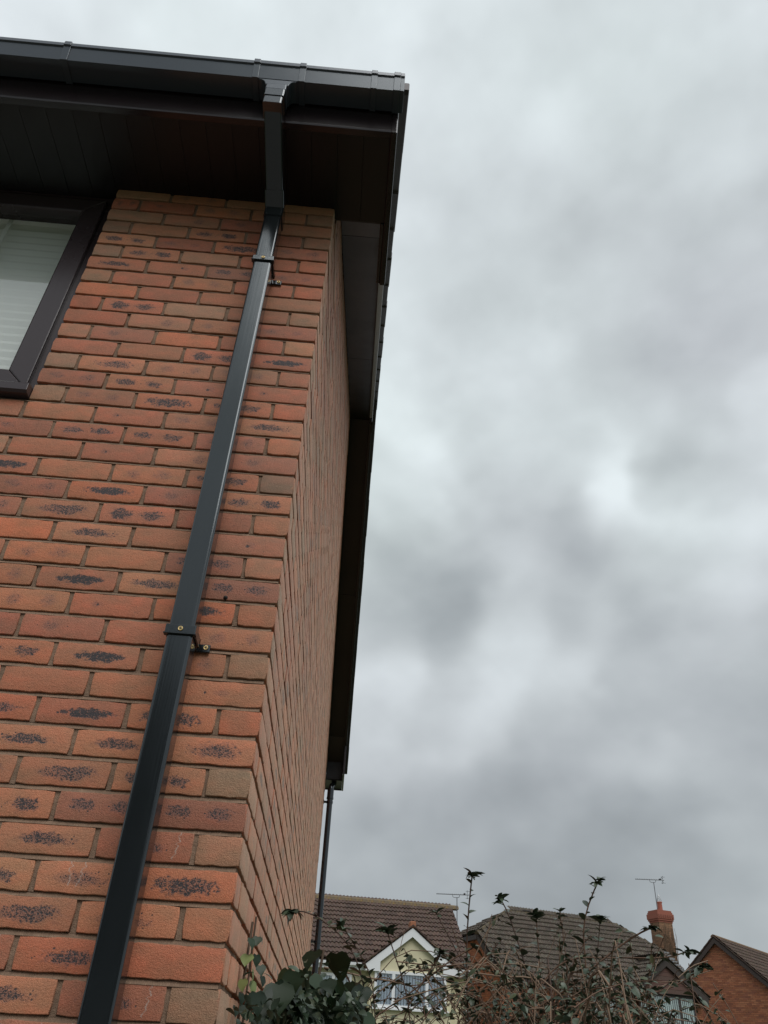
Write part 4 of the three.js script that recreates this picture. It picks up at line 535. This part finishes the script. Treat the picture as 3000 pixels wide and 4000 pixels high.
{
  const hedge = thing('shrub_hedge', 'tangled hedge of bare brown canes and small dark leaves below the houses', 'hedge', [0, 0, 0]);
  const SHOOTS = [
    [3.0, 1, [[0.745, 1.2, -1.45], [0.74, 1.893, -1.442], [0.734, 2.087, -1.428], [0.741, 2.249, -1.407], [0.754, 2.382, -1.382]]],
    [2.6, 1, [[0.99, 1.5, -1.49], [0.976, 2.046, -1.489], [0.933, 2.199, -1.481], [0.91, 2.26, -1.477], [0.878, 2.317, -1.475]]],
    [3.0, 1, [[1.18, 1.5, -1.44], [1.189, 2.07, -1.432], [1.19, 2.223, -1.414], [1.213, 2.302, -1.395], [1.254, 2.387, -1.366]]],
    [2.4, 1, [[1.06, 1.5, -1.58], [1.047, 2.074, -1.573], [1.041, 2.214, -1.559], [1.039, 2.278, -1.55]]],
    [2.0, 0.4, [[1.15, 1.6, -1.55], [1.147, 2.077, -1.547], [1.139, 2.208, -1.534], [1.129, 2.293, -1.525]]],
    [2.0, 0.7, [[1.27, 1.6, -1.62], [1.283, 2.09, -1.612], [1.302, 2.224, -1.59], [1.31, 2.279, -1.58]]],
    [3.2, 0.5, [[0.8, 1.7, -1.32], [0.946, 1.922, -1.299], [1.071, 2.003, -1.263], [1.196, 2.097, -1.217], [1.303, 2.17, -1.173], [1.361, 2.198, -1.148]]],
    [2.4, 0.5, [[0.9, 1.9, -1.38], [1.084, 2.091, -1.355], [1.261, 2.111, -1.301], [1.43, 2.116, -1.24], [1.506, 2.137, -1.208]]],
    [2.4, 0.6, [[1.0, 1.7, -1.27], [1.131, 1.907, -1.252], [1.285, 1.98, -1.199], [1.417, 2.022, -1.147], [1.509, 2.084, -1.103]]],
    [2.2, 1, [[0.36, 1.5, -0.98], [0.334, 1.951, -0.976], [0.276, 2.062, -0.967], [0.205, 2.116, -0.961], [0.139, 2.146, -0.956], [0.079, 2.146, -0.954]]],
    [2.2, 0.6, [[0.53, 1.4, -1.27], [0.511, 1.883, -1.269], [0.489, 1.979, -1.265], [0.454, 2.063, -1.261], [0.417, 2.15, -1.253]]],
    [2.0, 1.2, [[0.4, 1.6, -1.08], [0.362, 1.974, -1.073], [0.305, 2.067, -1.067], [0.248, 2.131, -1.06]]],
    [2.2, 0.35, [[0.9, 1.4, -1.53], [0.822, 1.901, -1.529], [0.776, 2.013, -1.53], [0.703, 2.138, -1.529], [0.625, 2.259, -1.523]]],
    [2.6, 0.4, [[0.25, 1.7, -1.39], [0.384, 1.873, -1.378], [0.517, 1.964, -1.364], [0.653, 2.066, -1.341], [0.745, 2.118, -1.322]]],
    [1.6, 0.5, [[0.3, 1.9, -1.47], [0.41, 2.014, -1.469], [0.525, 1.995, -1.462], [0.676, 2.018, -1.443], [0.76, 1.965, -1.434]]],
    [2.4, 0.6, [[0.45, 1.5, -1.3], [0.5, 1.9, -1.3], [0.56, 2.0, -1.3], [0.62, 2.09, -1.29]]],
  ];
  const r = rng(777), V3 = THREE.Vector3;
  for (const [rad, dens, pts] of SHOOTS) {
    const curve = new THREE.CatmullRomCurve3(pts.map((p) => new V3(...p))), len = curve.getLength();
    const s = mesh('shoot', new THREE.TubeGeometry(curve, 18, rad / 1000, 5), caneMat[r() < 0.5 ? 0 : 2], hedge);
    const vis = 0.62, n = Math.round(len * vis / 0.026 * dens);
    for (let i = 0; i < n; i++) { const t = 0.99 - (i / n) * vis * (0.98 + r() * 0.04), p = curve.getPointAt(Math.max(0.02, Math.min(1, t))), tg = curve.getTangentAt(Math.max(0.02, Math.min(1, t))); const a = i * 2.4 + r(), side = new V3(Math.cos(a), 0.1, Math.sin(a)).addScaledVector(tg, 0.45 + r() * 0.5); const m = mesh('leaf', leafVar[Math.floor(r() * 4)], leafMat[Math.floor(r() * 3.3)], s); m.applyMatrix4(leafMatrix(p, side, (r() - 0.5) * 1.2, (1.0 + r() * 0.7))); }
    const tip = curve.getPointAt(1), tg = curve.getTangentAt(1), k = dens > 0.45 ? 16 : 5; for (let i = 0; i < k; i++) { const a = i * 2.4, side = new V3(Math.cos(a), 0.2 - r() * 0.9, Math.sin(a)).addScaledVector(tg, 0.2 + r() * 1.2); const m = mesh('leaf', leafVar[Math.floor(r() * 4)], leafMat[Math.floor(r() * 3)], s); m.applyMatrix4(leafMatrix(tip.clone().addScaledVector(tg, -0.02 * r()), side, (r() - 0.5), 0.9 + r() * 0.6)); }
  }
  // canes arching through the hedge
  const leaves = [[], [], [], []], twigs = [];
  const top = (x) => 1.865 + 0.21 * Math.exp(-Math.pow((x - 1.02) / 0.24, 2)) + 0.02 * Math.sin(x * 9) + 0.03 * sstep(1.2, 1.5, x);
  for (let i = 0; i < 225; i++) {
    const x = r() < 0.66 ? 0.8 + r() * 0.48 : r() < 0.2 ? 0.4 + r() * 0.4 : 1.25 + r() * 0.9, z = -1.05 - r() * 0.85, h = top(x) - 0.13 + r() * (x > 1.25 ? 0.1 : 0.19), a = r() * Math.PI * 2, reach = 0.1 + r() * 0.42;
    const pts = [[x, 1.0 + r() * 0.4, z], [x + Math.cos(a) * reach * 0.25, h - 0.18, z + Math.sin(a) * 0.1], [x + Math.cos(a) * reach * 0.6, h, z + Math.sin(a) * 0.2], [x + Math.cos(a) * reach, h - 0.02 + (r() - 0.5) * 0.22, z + Math.sin(a) * 0.28], [x + Math.cos(a) * reach * 1.4, h - 0.06 + (r() - 0.6) * 0.3, z + Math.sin(a) * 0.34]];
    const curve = new THREE.CatmullRomCurve3(pts.map((p) => new V3(...p))), rad = 0.0014 + r() * r() * 0.0026; const mat = caneMat[x > 0.6 && r() < 0.6 ? 1 : Math.floor(r() * 3)];
    mesh('cane', new THREE.TubeGeometry(curve, 16, rad, 5), mat, hedge);
    const len = curve.getLength();
    for (let k = 0; k < 4; k++) { const t = 0.3 + r() * 0.7, p = curve.getPointAt(t), d = new V3(r() - 0.5, (r() - 0.3) * 0.9, r() - 0.5).normalize().multiplyScalar(0.05 + r() * 0.16); twigs.push(tube([p.toArray(), p.clone().addScaledVector(d, 0.5).add(new V3(0, 0.01, 0)).toArray(), p.clone().add(d).toArray()], 0.0009 + r() * 0.0011, 5, 4)); if (r() < 0.65) for (let q = 0; q < 5; q++) { const pp = p.clone().addScaledVector(d, 0.3 + 0.7 * r()); leaves[Math.floor(r() * 4)].push(leafVar[Math.floor(r() * 4)].clone().applyMatrix4(leafMatrix(pp, new V3(r() - 0.5, (r() - 0.5) * 0.8, r() - 0.5), (r() - 0.5) * 2, 0.6 + r() * 0.6))); } }
    const dens = x < 0.75 ? 0.25 : r() < 0.55 ? 1.25 : 0.3; const n = Math.round(len * 0.6 / 0.03 * dens);
    for (let k = 0; k < n; k++) { const t = 0.35 + r() * 0.65, p = curve.getPointAt(t), tg = curve.getTangentAt(t), b = r() * 6.28; leaves[Math.floor(r() * 3.2)].push(leafVar[Math.floor(r() * 4)].clone().applyMatrix4(leafMatrix(p, new V3(Math.cos(b), (r() - 0.4) * 0.8, Math.sin(b)).addScaledVector(tg, 0.4), (r() - 0.5) * 1.6, 0.6 + r() * 0.65))); }
  }
  // inner foliage that closes the hedge lower down
  for (let i = 0; i < 9000; i++) { const x = 0.1 + r() * 2.5, z = -0.75 - r() * 1.2, y = 0.3 + Math.pow(r(), 0.6) * (top(x) - 0.45); if (x < 0.35 && z < -1.6) continue; leaves[Math.floor(r() * 3)].push(leafVar[Math.floor(r() * 4)].clone().applyMatrix4(leafMatrix(new V3(x, y, z), new V3(r() - 0.5, (r() - 0.5) * 0.8, r() - 0.5), (r() - 0.5) * 2, 0.8 + r() * 0.7))); }
  leaves.forEach((l, i) => stuff(mesh('foliage', mergeGeometries(l), leafMat[i], hedge)));
  stuff(mesh('twigs', merge(twigs.filter((_, i) => i % 2)), caneMat[0], hedge)); stuff(mesh('twigs', merge(twigs.filter((_, i) => !(i % 2))), caneMat[1], hedge));
}
{ // ivy on the corner of the side wall
  const ivy = thing('ivy', 'ivy with broad dark leaves against the foot of the side wall', 'ivy', [0, 0, 0]);
  const V3 = THREE.Vector3, r = rng(31), stemMat = std([0.11, 0.075, 0.05], 0.9);
  const ivyLeaf = (seed) => { const q = rng(seed), out = [], lob = [[0, 0.10], [0.35, 0.02], [0.62, 0.16], [0.78, 0.42], [0.66, 0.66], [0.52, 0.80], [0.32, 1.02], [0.12, 1.2], [0, 1.28]], pts = []; for (const [x, y] of lob) pts.push([x * (0.62 + q() * 0.1), y * 0.8 + (x ? (q() - 0.5) * 0.05 : 0)]); for (let i = lob.length - 2; i > 0; i--) pts.push([-lob[i][0] * (0.62 + q() * 0.1), lob[i][1] * 0.8 + (q() - 0.5) * 0.05]); const pos = [], idx = []; const y = (x, z) => -0.5 * z * z * 0.5 + Math.abs(x) * 0.42 - x * x * 0.75; for (let i = 0; i < 5; i++) { const z = 0.08 + i * 0.225; pos.push(0, y(0, z), z); } for (const [x, z] of pts) pos.push(x, y(x, z) + (q() - 0.5) * 0.03, z); const mid = pts.map(([x, z]) => Math.max(0, Math.min(4, Math.round((z - 0.08) / 0.225 - Math.abs(x) * 0.4)))); const n = pts.length; for (let i = 0; i < n; i++) { const k = (i + 1) % n, a = 5 + i, b = 5 + k, m = mid[i], m2 = mid[k]; const right = i < n / 2; idx.push(...(right ? [m, b, a] : [m, b, a])); if (m2 !== m) idx.push(m, m2, b); } const g = new THREE.BufferGeometry(); g.setAttribute('position', new THREE.Float32BufferAttribute(pos, 3)); g.setIndex(idx); g.computeVertexNormals(); return g; };
  const ig = [1, 2, 3, 4].map(ivyLeaf);
  const im = [[0.016, 0.032, 0.014], [0.022, 0.042, 0.018], [0.012, 0.024, 0.012]].map((c) => new THREE.MeshPhysicalMaterial({ color: rgb(...c), roughness: 0.42, specularIntensity: 0.6, side: THREE.DoubleSide })), yl = new THREE.MeshPhysicalMaterial({ color: rgb(0.2, 0.25, 0.09), roughness: 0.5, side: THREE.DoubleSide });
  for (const g of [tube([[0.2, 0.2, -0.7], [0.2, 1.2, -0.74], [0.17, 1.7, -0.74], [0.19, 1.93, -0.74], [0.2, 2.02, -0.75]], 0.004, 20, 6), tube([[0.012, 0.2, -0.33], [0.012, 1.2, -0.34], [0.014, 1.7, -0.33], [0.014, 1.88, -0.31], [0.016, 2.03, -0.34]], 0.0032, 20, 6), tube([[0.012, 0.3, -0.52], [0.012, 1.4, -0.5], [0.013, 1.85, -0.46], [0.012, 2.06, -0.47]], 0.0028, 20, 6)]) mesh('stem', g, stemMat, ivy);
  const big = [[0.135, 1.955, -0.678, 0.085, 0.4, -1.15], [0.235, 2.015, -0.725, 0.085, 2.5, -0.9], [0.175, 2.02, -0.774, 0.07, -0.5, -0.7], [0.2, 1.94, -0.68, 0.06, 0.2, -1.2], [0.245, 1.93, -0.69, 0.08, 0.5, -1.25], [0.3, 1.94, -0.76, 0.085, 1.0, -1.1], [0.17, 1.89, -0.6, 0.06, -0.3, -1.2], [0.29, 1.88, -0.68, 0.075, 0.4, -1.3], [0.1, 1.97, -0.78, 0.06, -0.8, -0.9], [0.26, 1.98, -0.84, 0.07, 1.4, -0.8], [0.22, 1.88, -0.62, 0.07, 0.1, -1.2], [0.33, 1.87, -0.74, 0.065, 0.9, -1.0], [0.12, 1.87, -0.62, 0.06, -0.6, -1.1], [0.15, 1.83, -0.55, 0.06, 0.2, -1.3], [0.33, 1.88, -0.8, 0.06, 1.5, -0.9]];
  for (const [x, y, z, s, yaw, tilt] of big) { const m = mesh('leaf', ig[Math.floor(r() * 4)], im[Math.floor(r() * 3)], ivy); m.position.set(x, y, z); m.rotation.set(-tilt, yaw, (r() - 0.5) * 0.5, 'YXZ'); m.scale.setScalar(s); }
  for (let i = 0; i < 90; i++) { const a = r(), x = 0.03 + a * 0.3, z = -0.3 - a * 0.5 + (r() - 0.5) * 0.25, y = 1.95 - r() * r() * 0.4 - Math.max(0, 0.16 - x) * 0.55; const m = mesh('leaf', ig[Math.floor(r() * 4)], im[Math.floor(r() * 3)], ivy); m.position.set(x, y, z); m.rotation.set(0.5 + r() * 0.9, (r() - 0.5) * 2.4, (r() - 0.5) * 0.8, 'YXZ'); m.scale.setScalar(0.04 + r() * 0.04); }
  { const fol = [[], [], []]; for (let i = 0; i < 520; i++) { const a = Math.pow(r(), 0.8), x = 0.012 + a * 0.31, z = -0.2 - a * 0.5 + (r() - 0.5) * 0.25, y = 1.9 - r() * r() * 0.3 - Math.max(0, 0.2 - x) * 0.35 + (r() < 0.1 ? 0.06 : 0); fol[Math.floor(r() * 3)].push(leafVar[Math.floor(r() * 4)].clone().applyMatrix4(leafMatrix(new V3(x, y, z), new V3(r() - 0.5, (r() - 0.4) * 0.9, r() - 0.5), (r() - 0.5) * 2, 0.6 + r() * 0.5))); } fol.forEach((l, i) => stuff(mesh('small_leaves', mergeGeometries(l), leafMat[i], ivy))); }
  const small = [[0.012, 1.955, -0.31, 1], [0.022, 1.93, -0.36, 1], [0.024, 1.905, -0.38, 1], [0.012, 1.9, -0.27, 1], [0.01, 1.84, -0.18, 0], [0.012, 1.87, -0.25, 0], [0.012, 1.99, -0.3, 0], [0.02, 2.01, -0.44, 0], [0.02, 1.97, -0.45, 0], [0.03, 1.95, -0.5, 0], [0.035, 1.93, -0.55, 0], [0.02, 1.85, -0.3, 0], [0.02, 1.86, -0.36, 0], [0.03, 1.88, -0.44, 0]];
  for (const [x, y, z, c] of small) { const m = mesh('leaf', ig[Math.floor(r() * 4)], c ? yl : im[Math.floor(r() * 3)], ivy); m.position.set(x + 0.006, y, z); m.rotation.set(0.7 + r() * 0.6, 0.6 + (r() - 0.5) * 1.6, (r() - 0.5), 'YXZ'); m.scale.setScalar(0.022 + r() * 0.016); }
}
function gardenTree(name, label, x, z, H, Rr, seed) { // evergreen behind the viewer, mirrored in the pipe and glass
  const t = thing(name, label, 'tree', [x, 0, z], 0, 'evergreens along the garden boundary'), r = rng(seed);
  mesh('trunk', new THREE.CylinderGeometry(0.05, 0.18, H * 0.8, 8).translate(0, H * 0.4, 0), std([0.08, 0.055, 0.04], 0.9), t);
  const pos = [], p = new THREE.Vector3(); for (let i = 0; i < 5200; i++) { const f = Math.pow(r(), 0.8), y = 0.25 + f * (H - 0.25), rad = Rr * Math.pow(1 - f, 0.75) * (0.55 + 0.45 * r()) * (0.85 + 0.15 * Math.sin(f * 40 + i % 7)), a = r() * 6.283; const c = [Math.cos(a) * rad, y, Math.sin(a) * rad]; for (let k = 0; k < 3; k++) pos.push(c[0] + (r() - 0.5) * 0.4, c[1] + (r() - 0.5) * 0.4, c[2] + (r() - 0.5) * 0.4); }
  const g = new THREE.BufferGeometry(); g.setAttribute('position', new THREE.Float32BufferAttribute(pos, 3)); g.computeVertexNormals(); mesh('crown', g, new THREE.MeshStandardMaterial({ color: rgb(0.03, 0.05, 0.022), roughness: 0.8, side: THREE.DoubleSide }), t);
}
gardenTree('evergreen_tree', 'tall dark evergreen behind the viewer opposite the downpipe', -3.6, 12, 8.4, 2.6, 5);
gardenTree('evergreen_tree', 'broad dark evergreen behind the viewer opposite the window', -7.2, 12.5, 7.0, 2.6, 6);
gardenTree('evergreen_tree', 'lower dark evergreen behind the viewer nearest the hedge', -0.2, 13, 6.0, 2.2, 7);

renderer.render(scene, camera);
